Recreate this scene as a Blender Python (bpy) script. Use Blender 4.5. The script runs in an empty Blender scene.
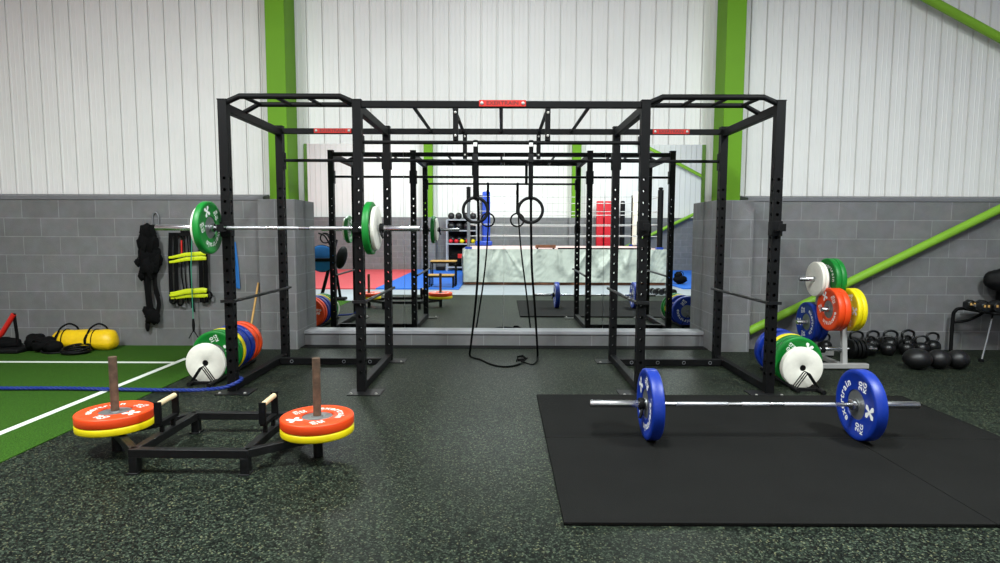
import bpy, bmesh, math, random
from mathutils import Vector, Matrix
random.seed(7)
PI = math.pi
C = bpy.context.scene.collection
V = Vector

# ------------------------------------------------------------------ materials
def lin(c):
    def f(v):
        v /= 255.0
        return v / 12.92 if v <= 0.04045 else ((v + 0.055) / 1.055) ** 2.4
    return (f(c[0]), f(c[1]), f(c[2]), 1.0)

def mat(name, rgb, rough=0.6, metal=0.0, var=0.12, scale=6.0, bump=0.0, bscale=60.0, spec=0.5):
    m = bpy.data.materials.new(name); m.use_nodes = True
    nt = m.node_tree; N = nt.nodes; L = nt.links
    b = N['Principled BSDF']
    b.inputs['Roughness'].default_value = rough
    b.inputs['Metallic'].default_value = metal
    b.inputs['Specular IOR Level'].default_value = spec
    c = lin(rgb)
    tc = N.new('ShaderNodeTexCoord')
    if var > 0:
        n = N.new('ShaderNodeTexNoise'); n.inputs['Scale'].default_value = scale; n.inputs['Detail'].default_value = 6
        L.new(tc.outputs['Object'], n.inputs['Vector'])
        r = N.new('ShaderNodeValToRGB')
        r.color_ramp.elements[0].position = 0.3; r.color_ramp.elements[1].position = 0.72
        r.color_ramp.elements[0].color = tuple(x * (1 - var) for x in c[:3]) + (1,)
        r.color_ramp.elements[1].color = tuple(min(1, x * (1 + var)) for x in c[:3]) + (1,)
        L.new(n.outputs['Fac'], r.inputs['Fac']); L.new(r.outputs['Color'], b.inputs['Base Color'])
    else:
        b.inputs['Base Color'].default_value = c
    if bump > 0:
        n2 = N.new('ShaderNodeTexNoise'); n2.inputs['Scale'].default_value = bscale; n2.inputs['Detail'].default_value = 4
        L.new(tc.outputs['Object'], n2.inputs['Vector'])
        bp = N.new('ShaderNodeBump'); bp.inputs['Strength'].default_value = bump; bp.inputs['Distance'].default_value = 0.01
        L.new(n2.outputs['Fac'], bp.inputs['Height']); L.new(bp.outputs['Normal'], b.inputs['Normal'])
    return m

M = {}
M['steel_black'] = mat('black_powder_coat', (11, 11, 12), 0.55, 0.0, 0.12, 14, 0.05, 300, 0.16)
M['steel_black_worn'] = mat('worn_black_steel', (17, 17, 18), 0.45, 0.05, 0.35, 18, 0.08, 120, 0.35)
M['rubber_black'] = mat('black_rubber', (11, 11, 12), 0.62, 0, 0.15, 10, 0.1, 150, 0.2)
M['fabric_black'] = mat('black_fabric', (7, 7, 8), 0.85, 0, 0.3, 25, 0.3, 90, 0.15)
M['iron_black'] = mat('black_cast_iron', (13, 13, 14), 0.36, 0.0, 0.2, 14, 0.12, 90)
M['ball_black'] = mat('black_slam_ball', (17, 16, 18), 0.42, 0, 0.1, 14, 0.15, 260)
M['chrome'] = mat('chrome_steel', (205, 205, 208), 0.24, 1.0, 0.06, 40)
M['knurl'] = mat('knurled_steel', (188, 188, 192), 0.4, 0.9, 0.08, 300, 0.25, 700)
M['hub_steel'] = mat('galvanised_hub', (150, 152, 152), 0.42, 0.8, 0.15, 18)
M['grey_metal'] = mat('silver_painted_steel', (172, 170, 168), 0.45, 0.25, 0.1, 9)
M['rust'] = mat('rusty_steel', (98, 78, 62), 0.72, 0.25, 0.4, 26, 0.2, 120)
M['wood_pale'] = mat('pale_wood', (222, 200, 158), 0.6, 0, 0.12, 16)
M['wood_stick'] = mat('varnished_pine', (196, 152, 84), 0.55, 0, 0.2, 12)
M['wood_brown'] = mat('brown_timber', (112, 68, 44), 0.7, 0, 0.3, 10, 0.2, 60)
M['p_blue'] = mat('blue_bumper_rubber', (8, 46, 146), 0.42, 0, 0.05, 8, 0.04, 220)
M['p_orange'] = mat('orange_bumper_rubber', (232, 70, 14), 0.45, 0, 0.05, 8, 0.04, 220)
M['p_yellow'] = mat('yellow_bumper_rubber', (236, 214, 4), 0.45, 0, 0.05, 8, 0.04, 220)
M['p_green'] = mat('green_bumper_rubber', (4, 124, 40), 0.45, 0, 0.05, 8, 0.04, 220)
M['p_white'] = mat('cream_bumper_rubber', (240, 236, 224), 0.5, 0, 0.05, 22, 0.04, 220)
M['letter'] = mat('white_lettering', (240, 240, 236), 0.5, 0, 0)
M['red_plate'] = mat('red_badge', (186, 24, 12), 0.6, 0, 0.05, 20)
M['dark_letter'] = mat('dark_lettering', (96, 16, 12), 0.5, 0, 0)
M['bolt'] = mat('zinc_bolt', (176, 174, 168), 0.35, 0.5, 0)
M['green_paint'] = mat('lime_green_paint', (100, 150, 26), 0.55, 0, 0.04, 3, 0, 60, 0.2)
M['brace_paint'] = mat('lime_green_tube_paint', (128, 176, 50), 0.5, 0, 0.04, 3, 0, 60, 0.3)
M['rope_blue'] = mat('blue_rope', (6, 40, 124), 0.6, 0, 0.25, 80)
M['yellow_bag'] = mat('yellow_vinyl', (240, 196, 16), 0.42, 0, 0.08, 14, 0.35, 16)
M['neon'] = mat('neon_yellow_plastic', (214, 228, 24), 0.45, 0, 0.08, 30)
M['red'] = mat('red_paint', (206, 34, 26), 0.45, 0, 0.08, 12)
M['teal'] = mat('teal_cord', (60, 150, 120), 0.6, 0, 0)
M['band_blue'] = mat('blue_rubber_band', (18, 104, 176), 0.5, 0, 0.1, 12)
M['mat_red'] = mat('red_foam_mat', (208, 78, 84), 0.62, 0, 0.05, 3)
M['mat_blue'] = mat('blue_foam_mat', (26, 104, 204), 0.62, 0, 0.06, 3)
M['concrete'] = mat('pale_concrete', (152, 158, 163), 0.6, 0, 0.08, 2.5)
M['canvas'] = mat('pink_ring_canvas', (228, 196, 192), 0.75, 0, 0.1, 4)
M['pad_blue'] = mat('blue_corner_vinyl', (26, 62, 160), 0.42, 0, 0.1, 8)
M['pad_red'] = mat('red_pad_vinyl', (206, 22, 40), 0.42, 0, 0.06, 6)
M['cream'] = mat('cream_pad_vinyl', (232, 226, 208), 0.5, 0, 0.06, 6)
M['rope_white'] = mat('white_ring_rope', (200, 198, 196), 0.6, 0, 0)
M['white_frame'] = mat('white_shelf_steel', (158, 161, 166), 0.5, 0, 0.05)
M['post_grey'] = mat('grey_post', (120, 122, 126), 0.5, 0.2, 0.1)
M['roof'] = mat('ceiling_sheet', (205, 205, 203), 0.7, 0, 0.05, 2)
M['cladding'] = mat('white_cladding', (230, 229, 226), 0.42, 0, 0.03, 1.6)
M['flashing'] = mat('grey_flashing', (112, 112, 116), 0.6, 0, 0.1, 3)
M['sill'] = mat('grey_sill_paint', (156, 156, 160), 0.6, 0, 0.12, 5)
M['line'] = mat('white_turf_line', (226, 232, 222), 0.8, 0, 0.06, 30, 0.3, 300)

def blocks(name, axis, rgb):
    m = bpy.data.materials.new(name); m.use_nodes = True
    nt = m.node_tree; N = nt.nodes; L = nt.links; b = N['Principled BSDF']
    b.inputs['Roughness'].default_value = 0.62
    tc = N.new('ShaderNodeTexCoord'); sp = N.new('ShaderNodeSeparateXYZ'); cb = N.new('ShaderNodeCombineXYZ')
    L.new(tc.outputs['Object'], sp.inputs[0])
    L.new(sp.outputs['X' if axis == 'x' else 'Y'], cb.inputs['X']); L.new(sp.outputs['Z'], cb.inputs['Y'])
    br = N.new('ShaderNodeTexBrick'); br.offset = 0.5; br.squash = 1
    br.inputs['Scale'].default_value = 1; br.inputs['Brick Width'].default_value = 0.45
    br.inputs['Row Height'].default_value = 0.225; br.inputs['Mortar Size'].default_value = 0.006
    br.inputs['Mortar Smooth'].default_value = 0.5; br.inputs['Bias'].default_value = 0
    c = lin(rgb)
    br.inputs['Color1'].default_value = tuple(x * 0.93 for x in c[:3]) + (1,)
    br.inputs['Color2'].default_value = tuple(x * 1.07 for x in c[:3]) + (1,)
    br.inputs['Mortar'].default_value = tuple(min(1, x * 1.5) for x in c[:3]) + (1,)
    L.new(cb.outputs[0], br.inputs['Vector'])
    nz = N.new('ShaderNodeTexNoise'); nz.inputs['Scale'].default_value = 7; nz.inputs['Detail'].default_value = 8
    L.new(tc.outputs['Object'], nz.inputs['Vector'])
    mx = N.new('ShaderNodeMix'); mx.data_type = 'RGBA'; mx.blend_type = 'OVERLAY'
    mx.inputs[0].default_value = 0.35
    L.new(br.outputs['Color'], mx.inputs[6]); L.new(nz.outputs['Color'], mx.inputs[7])
    hs = N.new('ShaderNodeHueSaturation'); hs.inputs['Saturation'].default_value = 0.25
    L.new(mx.outputs[2], hs.inputs['Color']); L.new(hs.outputs[0], b.inputs['Base Color'])
    bp = N.new('ShaderNodeBump'); bp.inputs['Strength'].default_value = 0.35; bp.inputs['Distance'].default_value = 0.006
    nf = N.new('ShaderNodeTexNoise'); nf.inputs['Scale'].default_value = 90; nf.inputs['Detail'].default_value = 3
    L.new(tc.outputs['Object'], nf.inputs['Vector'])
    sb = N.new('ShaderNodeMath'); sb.operation = 'SUBTRACT'
    L.new(nf.outputs['Fac'], sb.inputs[0]); L.new(br.outputs['Fac'], sb.inputs[1])
    L.new(sb.outputs[0], bp.inputs['Height']); L.new(bp.outputs['Normal'], b.inputs['Normal'])
    return m
M['blocks_x'] = blocks('grey_painted_blockwork_facing', 'x', (110, 109, 112))
M['blocks_y'] = blocks('grey_painted_blockwork_return', 'y', (110, 109, 112))

def rubber_floor():
    m = bpy.data.materials.new('flecked_rubber_floor'); m.use_nodes = True
    nt = m.node_tree; N = nt.nodes; L = nt.links; b = N['Principled BSDF']
    b.inputs['Roughness'].default_value = 0.5; b.inputs['Specular IOR Level'].default_value = 0.1
    tc = N.new('ShaderNodeTexCoord')
    def fleck(scale, lo, hi, cols):
        v = N.new('ShaderNodeTexVoronoi'); v.inputs['Scale'].default_value = scale
        L.new(tc.outputs['Object'], v.inputs['Vector'])
        s = N.new('ShaderNodeSeparateColor'); L.new(v.outputs['Color'], s.inputs[0])
        r = N.new('ShaderNodeValToRGB'); r.color_ramp.interpolation = 'CONSTANT'
        e = r.color_ramp.elements
        e[0].position = 0; e[0].color = lin(cols[0][1])
        e[1].position = cols[1][0]; e[1].color = lin(cols[1][1])
        for p, c in cols[2:]:
            x = e.new(p); x.color = lin(c)
        L.new(s.outputs[0], r.inputs['Fac'])
        return r
    a = fleck(140, 0, 1, [(0, (10, 12, 11)), (0.34, (24, 30, 25)), (0.58, (50, 62, 50)), (0.76, (84, 98, 82)), (0.89, (126, 140, 118)), (0.965, (168, 170, 130))])
    d = fleck(70, 0, 1, [(0, (14, 17, 15)), (0.45, (32, 40, 33)), (0.75, (62, 75, 60)), (0.92, (104, 118, 98))])
    mx = N.new('ShaderNodeMix'); mx.data_type = 'RGBA'; mx.inputs[0].default_value = 0.35
    L.new(a.outputs['Color'], mx.inputs[6]); L.new(d.outputs['Color'], mx.inputs[7])
    # broad wear patches
    n = N.new('ShaderNodeTexNoise'); n.inputs['Scale'].default_value = 0.9; n.inputs['Detail'].default_value = 3
    L.new(tc.outputs['Object'], n.inputs['Vector'])
    mr = N.new('ShaderNodeMapRange'); mr.inputs[1].default_value = 0.3; mr.inputs[2].default_value = 0.7
    mr.inputs[3].default_value = 0.34; mr.inputs[4].default_value = 0.48
    L.new(n.outputs['Fac'], mr.inputs[0])
    mu = N.new('ShaderNodeMix'); mu.data_type = 'RGBA'; mu.blend_type = 'MULTIPLY'; mu.inputs[0].default_value = 1
    L.new(mx.outputs[2], mu.inputs[6]); L.new(mr.outputs[0], mu.inputs[7])
    L.new(mu.outputs[2], b.inputs['Base Color'])
    bp = N.new('ShaderNodeBump'); bp.inputs['Strength'].default_value = 0.25; bp.inputs['Distance'].default_value = 0.004
    L.new(a.outputs['Color'], bp.inputs['Height']); L.new(bp.outputs['Normal'], b.inputs['Normal'])
    return m
M['floor'] = rubber_floor()

def turf():
    m = bpy.data.materials.new('green_turf'); m.use_nodes = True
    nt = m.node_tree; N = nt.nodes; L = nt.links; b = N['Principled BSDF']
    b.inputs['Roughness'].default_value = 0.9; b.inputs['Specular IOR Level'].default_value = 0.15
    tc = N.new('ShaderNodeTexCoord')
    n = N.new('ShaderNodeTexNoise'); n.inputs['Scale'].default_value = 130; n.inputs['Detail'].default_value = 5
    L.new(tc.outputs['Object'], n.inputs['Vector'])
    r = N.new('ShaderNodeValToRGB')
    e = r.color_ramp.elements
    e[0].position = 0.3; e[0].color = lin((25, 54, 10)); e[1].position = 0.7; e[1].color = lin((62, 104, 26))
    L.new(n.outputs['Fac'], r.inputs['Fac']); L.new(r.outputs['Color'], b.inputs['Base Color'])
    bp = N.new('ShaderNodeBump'); bp.inputs['Strength'].default_value = 0.7; bp.inputs['Distance'].default_value = 0.01
    L.new(n.outputs['Fac'], bp.inputs['Height']); L.new(bp.outputs['Normal'], b.inputs['Normal'])
    return m
M['turf'] = turf()

def stall_mat():
    m = mat('black_gym_mat', (22, 22, 21), 0.8, 0, 0.12, 3, 0.25, 160, 0.1)
    return m
M['gym_mat'] = stall_mat()

def tarp():
    m = bpy.data.materials.new('white_stained_tarpaulin'); m.use_nodes = True
    nt = m.node_tree; N = nt.nodes; L = nt.links; b = N['Principled BSDF']
    b.inputs['Roughness'].default_value = 0.5
    tc = N.new('ShaderNodeTexCoord')
    n = N.new('ShaderNodeTexNoise'); n.inputs['Scale'].default_value = 2.2; n.inputs['Detail'].default_value = 6
    L.new(tc.outputs['Object'], n.inputs['Vector'])
    r = N.new('ShaderNodeValToRGB'); e = r.color_ramp.elements
    e[0].position = 0.3; e[0].color = lin((138, 143, 136)); e[1].position = 0.5; e[1].color = lin((190, 195, 185))
    L.new(n.outputs['Fac'], r.inputs['Fac']); L.new(r.outputs['Color'], b.inputs['Base Color'])
    return m
M['tarp'] = tarp()

m = bpy.data.materials.new('mirror_glass'); m.use_nodes = True
b = m.node_tree.nodes['Principled BSDF']
b.inputs['Metallic'].default_value = 1; b.inputs['Roughness'].default_value = 0.0
b.inputs['Base Color'].default_value = (0.86, 0.89, 0.88, 1)
M['mirror'] = m

# ------------------------------------------------------------------ mesh helpers
def frame(axis, up=None):
    z = V(axis).normalized()
    u = V(up) if up is not None else (V((0, 0, 1)) if abs(z.z) < 0.9 else V((0, 1, 0)))
    x = u.cross(z).normalized(); y = z.cross(x)
    return Matrix((x, y, z)).transposed()          # columns x,y,z

class MB:
    def __init__(s): s.v = []; s.f = []
    def add(s, vs, fs):
        o = len(s.v); s.v += [tuple(p) for p in vs]; s.f += [tuple(i + o for i in f) for f in fs]; return s
    def box(s, c, d, R=None):
        hx, hy, hz = d[0] / 2, d[1] / 2, d[2] / 2; c = V(c)
        p = [V((x, y, z)) for z in (-hz, hz) for x, y in ((-hx, -hy), (hx, -hy), (hx, hy), (-hx, hy))]
        if R is not None: p = [R @ q for q in p]
        return s.add([c + q for q in p], [(3, 2, 1, 0), (4, 5, 6, 7), (0, 1, 5, 4), (1, 2, 6, 5), (2, 3, 7, 6), (3, 0, 4, 7)])
    def bb(s, x0, x1, y0, y1, z0, z1):
        return s.box(((x0 + x1) / 2, (y0 + y1) / 2, (z0 + z1) / 2), (x1 - x0, y1 - y0, z1 - z0))
    def beam(s, p, q, w, h, up=None):
        p, q = V(p), V(q); R = frame(q - p, up)
        return s.box((p + q) / 2, (w, h, (q - p).length), R)
    def tube(s, pts, r, n=10, cap=True, flat=None, up=None):
        pts = [V(p) for p in pts]; k = len(pts)
        rs = r if isinstance(r, (list, tuple)) else [r] * k
        vs = []; prev = None
        for i, p in enumerate(pts):
            t = (pts[min(i + 1, k - 1)] - pts[max(i - 1, 0)])
            if t.length < 1e-9: t = V((0, 0, 1))
            t.normalize()
            if prev is None:
                R = frame(t, up); x = R.col[0]
            else:
                x = prev - t * prev.dot(t)
                x = x.normalized() if x.length > 1e-6 else frame(t).col[0]
            prev = x; y = t.cross(x)
            for j in range(n):
                a = 2 * PI * j / n
                ca, sa = math.cos(a), math.sin(a)
                if flat: vs.append(p + x * (ca * rs[i] * flat[1]) + y * (sa * rs[i] * flat[0]))
                else: vs.append(p + x * (ca * rs[i]) + y * (sa * rs[i]))
        fs = []
        for i in range(k - 1):
            for j in range(n):
                a = i * n + j; b_ = i * n + (j + 1) % n
                fs.append((a, b_, b_ + n, a + n))
        if cap:
            fs.append(tuple(range(n - 1, -1, -1))); fs.append(tuple((k - 1) * n + j for j in range(n)))
        return s.add(vs, fs)
    def lathe(s, prof, n=48, c=(0, 0, 0), R=None, closed=False):
        # prof: (radius, z) pairs
        c = V(c); vs = []
        for r, z in prof:
            for j in range(n):
                a = 2 * PI * j / n; p = V((r * math.cos(a), r * math.sin(a), z))
                if R is not None: p = R @ p
                vs.append(c + p)
        k = len(prof); fs = []
        for i in range(k if closed else k - 1):
            i2 = (i + 1) % k
            for j in range(n):
                fs.append((i * n + j, i * n + (j + 1) % n, i2 * n + (j + 1) % n, i2 * n + j))
        if not closed:
            fs.append(tuple(range(n - 1, -1, -1))); fs.append(tuple((k - 1) * n + j for j in range(n)))
        return s.add(vs, fs)
    def torus(s, c, Rm, r, R=None, n=40, k=10, a0=0, a1=2 * PI):
        full = abs(a1 - a0 - 2 * PI) < 1e-6
        pts = []
        for i in range(n + (0 if full else 1)):
            a = a0 + (a1 - a0) * i / n
            p = V((Rm * math.cos(a), Rm * math.sin(a), 0))
            pts.append(p)
        c = V(c); vs = []
        for p in pts:
            d = p.normalized()
            for j in range(k):
                b_ = 2 * PI * j / k
                q = p + d * (r * math.cos(b_)) + V((0, 0, r * math.sin(b_)))
                if R is not None: q = R @ q
                vs.append(c + q)
        fs = []; m_ = len(pts)
        for i in range(m_ if full else m_ - 1):
            for j in range(k):
                a = i * k + j; b_ = i * k + (j + 1) % k; i2 = (i + 1) % m_
                fs.append((a, i2 * k + j, i2 * k + (j + 1) % k, b_))
        return s.add(vs, fs)
    def ball(s, c, r, n=28, k=16, R=None, noise=0.0, seed=0):
        c = V(c); rr = r if isinstance(r, (list, tuple)) else (r, r, r)
        rnd = random.Random(seed); ph = [rnd.uniform(0, 6.28) for _ in range(6)]
        prof = []; vs = []
        for i in range(k + 1):
            t = PI * i / k
            for j in range(n):
                a = 2 * PI * j / n
                p = V((math.sin(t) * math.cos(a), math.sin(t) * math.sin(a), -math.cos(t)))
                w = 1 + noise * (math.sin(5 * p.x + ph[0]) * math.sin(4 * p.y + ph[1]) + 0.6 * math.sin(9 * p.z + ph[2] + 3 * p.x) * math.sin(8 * p.x + ph[3]))
                q = V((p.x * rr[0] * w, p.y * rr[1] * w, p.z * rr[2] * w))
                if R is not None: q = R @ q
                vs.append(c + q)
        fs = [(i * n + j, i * n + (j + 1) % n, (i + 1) * n + (j + 1) % n, (i + 1) * n + j) for i in range(k) for j in range(n)]
        return s.add(vs, fs)
    def prism(s, poly, z0, z1, c=(0, 0, 0), R=None):
        c = V(c); n = len(poly)
        vs = [V((x, y, z)) for z in (z0, z1) for x, y in poly]
        if R is not None: vs = [R @ p for p in vs]
        return s.add([c + p for p in vs], [tuple(range(n - 1, -1, -1)), tuple(range(n, 2 * n))] + [(i, (i + 1) % n, n + (i + 1) % n, n + i) for i in range(n)])
    def build(s, name, m, parent=None, bevel=0.0, ang=38, label=None):
        me = bpy.data.meshes.new(name); me.from_pydata(s.v, [], s.f); me.update()
        bm = bmesh.new(); bm.from_mesh(me)
        bmesh.ops.remove_doubles(bm, verts=bm.verts, dist=1e-6)
        bmesh.ops.recalc_face_normals(bm, faces=bm.faces); bm.to_mesh(me); bm.free()
        me.polygons.foreach_set('use_smooth', [True] * len(me.polygons))
        me.set_sharp_from_angle(angle=math.radians(ang))
        me.materials.append(M[m] if isinstance(m, str) else m)
        o = bpy.data.objects.new(name, me); C.objects.link(o)
        if parent is not None: o.parent = parent
        if bevel:
            b_ = o.modifiers.new('edge', 'BEVEL'); b_.width = bevel; b_.segments = 2; b_.limit_method = 'ANGLE'; b_.angle_limit = math.radians(50)
        if label: o['label'] = label
        return o

def tag(o, label, cat, group=None):
    o['label'] = label; o['category'] = cat
    if group: o['group'] = group
    return o
def thing(name, label, cat, loc=(0, 0, 0), group=None):
    o = bpy.data.objects.new(name, None); C.objects.link(o); o.location = loc; o.empty_display_size = 0.1
    return tag(o, label, cat, group)
def struct(o):
    o['kind'] = 'structure'; return o
def dup(root, label=None, group=None):
    r = root.copy(); C.objects.link(r)
    if label: r['label'] = label
    if group: r['group'] = group
    for ch in list(root.children):
        c = ch.copy(); C.objects.link(c); c.parent = r
        for g in list(ch.children):
            d = g.copy(); C.objects.link(d); d.parent = c
    return r

def text_mesh(body, size, ext=0.0004):
    cu = bpy.data.curves.new('lettering_curve', 'FONT'); cu.body = body; cu.size = size; cu.extrude = ext
    cu.align_x = 'CENTER'; cu.align_y = 'CENTER'; cu.offset = size * 0.018
    o = bpy.data.objects.new('lettering_curve', cu); C.objects.link(o)
    dg = bpy.context.evaluated_depsgraph_get(); dg.update()
    me = bpy.data.meshes.new_from_object(o.evaluated_get(dg))
    vs = [tuple(v.co) for v in me.vertices]; fs = [tuple(p.vertices) for p in me.polygons]
    bpy.data.objects.remove(o); bpy.data.meshes.remove(me); bpy.data.curves.remove(cu)
    return vs, fs
_tc = {}
def letters(body, size):
    if (body, size) not in _tc: _tc[(body, size)] = text_mesh(body, size)
    return _tc[(body, size)]

# ------------------------------------------------------------------ setting
FY, BY = -6.9, 7.52
XL, XR, ZC = -11.5, 12.5, 6.9
struct(MB().bb(XL, XR, FY - 0.4, BY + 0.1, -0.06, -0.012).build('floor_concrete', 'concrete'))
struct(MB().bb(-3.08, XR, 1.6, BY, -0.05, 0).build('floor', 'floor'))
struct(MB().bb(XL, -3.08, 2.85, 7.34, -0.05, 0.006).build('floor_turf', 'turf'))
struct(MB().bb(-3.545, -3.485, 2.9, 6.56, 0.0, 0.009).build('trim_1', 'line'))
struct(MB().bb(XL, -3.545, 6.31, 6.37, 0.0, 0.009).build('trim_2', 'line'))
struct(MB().bb(XL, XR, FY - 0.4, BY + 0.1, ZC, ZC + 0.1).build('ceiling', 'roof'))

def clad(y, sgn, z0, x0=XL, x1=XR):
    # ribbed steel sheet; sgn = direction towards the room
    pitch = 0.1935; prof = []
    x = x0
    while x < x1:
        for dx, d in ((0, 0), (0.003, -0.022), (0.013, -0.022), (0.017, 0.006), (0.030, 0.006), (0.034, 0), (0.080, 0), (0.084, 0.002), (0.090, 0.002), (0.094, 0), (0.136, 0), (0.140, 0.002), (0.146, 0.002), (0.150, 0)):
            prof.append((x + dx, y + sgn * d))
        x += pitch
    prof.append((x1, y))
    vs = [(px, py, z) for z in (z0, ZC) for px, py in prof]; n = len(prof)
    return MB().add(vs, [(i, i + 1, n + i + 1, n + i) for i in range(n - 1)])
struct(clad(BY, -1, 0.0).build('wall_back', 'cladding', ang=20))
struct(clad(FY - 0.25, 1, 0.0).build('wall_front', 'cladding', ang=20))
struct(MB().bb(XL - 0.1, XL, FY - 0.4, BY + 0.1, 0, ZC).build('wall_left', 'cladding'))
struct(MB().bb(XR, XR + 0.1, FY - 0.4, BY + 0.1, 0, ZC).build('wall_right', 'cladding'))
# blockwork on the mirror wall
YL, YR_ = 7.30, 7.24
struct(MB().bb(XL, -2.90, YL, BY - 0.02, 0, 1.80).build('wall_blockwork_left', 'blocks_x'))
struct(MB().bb(2.95, XR, YR_, BY - 0.02, 0, 1.80).build('wall_blockwork_right', 'blocks_x'))
def capping(x0, x1, y, n):
    struct(MB().prism([(y - 0.012, 1.80), (BY - 0.03, 1.80), (BY - 0.03, 1.875), (y - 0.012, 1.84)], x0, x1, R=Matrix(((0, 0, 1), (1, 0, 0), (0, 1, 0)))).build(n, 'flashing'))
capping(XL, -2.90, YL, 'trim_3'); capping(2.95, XR, YR_, 'trim_4')
def pier(x0, x1, y, n, z=1.80):
    mb = MB(); mb.bb(x0, x1, y, BY - 0.02, 0, z)
    o = mb.build(n, 'blocks_x'); o.data.materials.append(M['blocks_y'])
    for p in o.data.polygons:
        if abs(p.normal.x) > 0.7: p.material_index = 1
    struct(o)
pier(-2.90, -2.462, 7.12, 'wall_pier_left'); pier(2.515, 2.955, 7.06, 'wall_pier_right')
struct(MB().bb(-2.462, 2.515, 7.375, BY - 0.02, 0, 0.150).build('wall_plinth', 'blocks_x'))
struct(MB().bb(-2.462, 2.515, 7.355, BY - 0.02, 0.150, 0.188).build('trim_5', 'sill', bevel=0.003))
struct(MB().bb(-2.462, 2.515, 7.20, 7.376, 0, 0.006).build('floor_strip_back', 'rubber_black'))  # flat black strip on the floor along the plinth foot
def column(x0, x1, y0, y1, z0):
    o = struct(MB().bb(x0, x1, y0, y1, z0, ZC).build('column', 'green_paint', bevel=0.004)); return o
column(-2.755, -2.53, 7.13, 7.49, 1.80); column(2.585, 2.81, 7.12, 7.45, 1.80)
def brace(p, q, r=0.045):
    return struct(MB().tube([p, q], r, 20).build('beam_brace', 'brace_paint'))
brace((2.97, 7.13, 0.235), (12.3, 7.13, 4.96), 0.05)
brace((2.80, 7.36, 5.333), (12.3, 7.36, 0.508), 0.05)
# opposite wall, seen in the mirrors
struct(MB().bb(XL, XR, FY - 0.2, FY, 0, 1.93).build('wall_blockwork_front', 'blocks_x'))
for x in (-2.68, 2.69):
    pier_y = FY + 0.12
    mb = MB(); mb.bb(x - 0.26, x + 0.26, FY - 0.1, pier_y, 0, 1.93); struct(mb.build('wall_pier_front', 'blocks_x'))
    struct(MB().bb(x - 0.155, x + 0.155, FY - 0.2, FY + 0.08, 1.93, ZC).build('column', 'green_paint', bevel=0.004))
brace((2.80, FY + 0.14, -0.05 + 0.1), (12.2, FY + 0.14, 4.62), 0.06)
brace((2.90, FY + 0.12, 5.64), (12.2, FY + 0.12, 0.82), 0.06)

# ------------------------------------------------------------------ mirror panels
xs = [-2.46, -1.226, 0.024, 1.274, 2.513]
WH = ['beside the grey block pier and the loaded rack bay', 'behind the hanging gymnastic ring with the slack strap', 'behind the middle of the black rack, reflecting the ring apron', 'beside the pier where the green brace starts']
for i in range(4):
    o = MB().bb(xs[i] + 0.0015, xs[i + 1] - 0.0015, 7.486, 7.4935, 0.189, 2.50).build('mirror_panel', 'mirror')
    o.data.materials.append(M['sill'])
    tag(o, ['frameless wall mirror panel next to the pier behind the racked barbell', 'frameless wall mirror panel with the left hanging ring in front', 'frameless wall mirror panel reflecting the middle of the boxing ring', 'frameless wall mirror panel next to the pier near the blue plate stack'][i], 'mirror', 'mirror panels above the sill')

# ------------------------------------------------------------------ power rack
XC, XO, XI, YF, YB, H = -0.0105, 2.4214, 1.2725, 5.1895, 6.4848, 2.545
T = 0.075
rack = thing('power_rack', 'large black steel power rack with three bays and pull-up bars on the rubber floor', 'power rack', (XC, YF, 0))
def upright(x0, y0):
    """square tube with a row of real holes on each face, lower-left corner (x0, y0)"""
    mb = MB(); pitch, r = 0.1, 0.0145
    zs0, nz = 0.13, 18
    def P(face, a, z):
        return [(x0 + a, y0, z), (x0 + T, y0 + a, z), (x0 + T - a, y0 + T, z), (x0, y0 + T - a, z)][face]
    for f in range(4):
        for (z0, z1) in ((0, zs0), (zs0 + nz * pitch, H)):
            mb.add([P(f, 0, z0), P(f, T / 2, z0), P(f, T, z0), P(f, T, z1), P(f, T / 2, z1), P(f, 0, z1)], [(0, 1, 4, 5), (1, 2, 3, 4)])
        for k in range(nz):
            zc = zs0 + (k + 0.5) * pitch; hw, hh = T / 2, pitch / 2
            out = [(hw, 0), (hw, hh), (0, hh), (-hw, hh), (-hw, 0), (-hw, -hh), (0, -hh), (hw, -hh)]
            vs = [P(f, T / 2 + a, zc + b_) for a, b_ in out] + [P(f, T / 2 + r * math.cos(i * PI / 4), zc + r * math.sin(i * PI / 4)) for i in range(8)]
            mb.add(vs, [(i, (i + 1) % 8, 8 + (i + 1) % 8, 8 + i) for i in range(8)])
    mb.bb(x0 - 0.003, x0 + T + 0.003, y0 - 0.003, y0 + T + 0.003, H - 0.004, H + 0.004)
    o = mb.build('upright', 'steel_black', rack); return o
REL = Matrix.Translation((-XC, -YF, 0))
posts = {}
for side, sx in (('l', -1), ('r', 1)):
    for nm, X in (('o', XO), ('i', XI)):
        x0 = XC - X if sx < 0 else XC + X - T
        for d, y0 in (('f', YF), ('b', YB)):
            posts[side + nm + d] = (x0, y0)
            up = upright(x0, y0)
            inn = 1 if sx < 0 else -1
            xc = x0 + T / 2
            bp = MB(); bp.bb(min(xc - inn * 0.10, xc + inn * 0.19), max(xc - inn * 0.10, xc + inn * 0.19), y0 - 0.11, y0 + 0.1, 0.0005, 0.009)
            bp.build('base_plate', 'steel_black_worn', up)
            for bx in (-0.07, 0.15): MB().lathe([(0.012, 0), (0.012, 0.008), (0.007, 0.012)], 10, (xc + inn * bx, y0 - 0.075, 0.009)).build('anchor_bolt', 'bolt', up)
RK = 'steel_black'
lo, li = posts['lof'][0], posts['lif'][0]; ri, ro = posts['rif'][0], posts['rof'][0]
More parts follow.
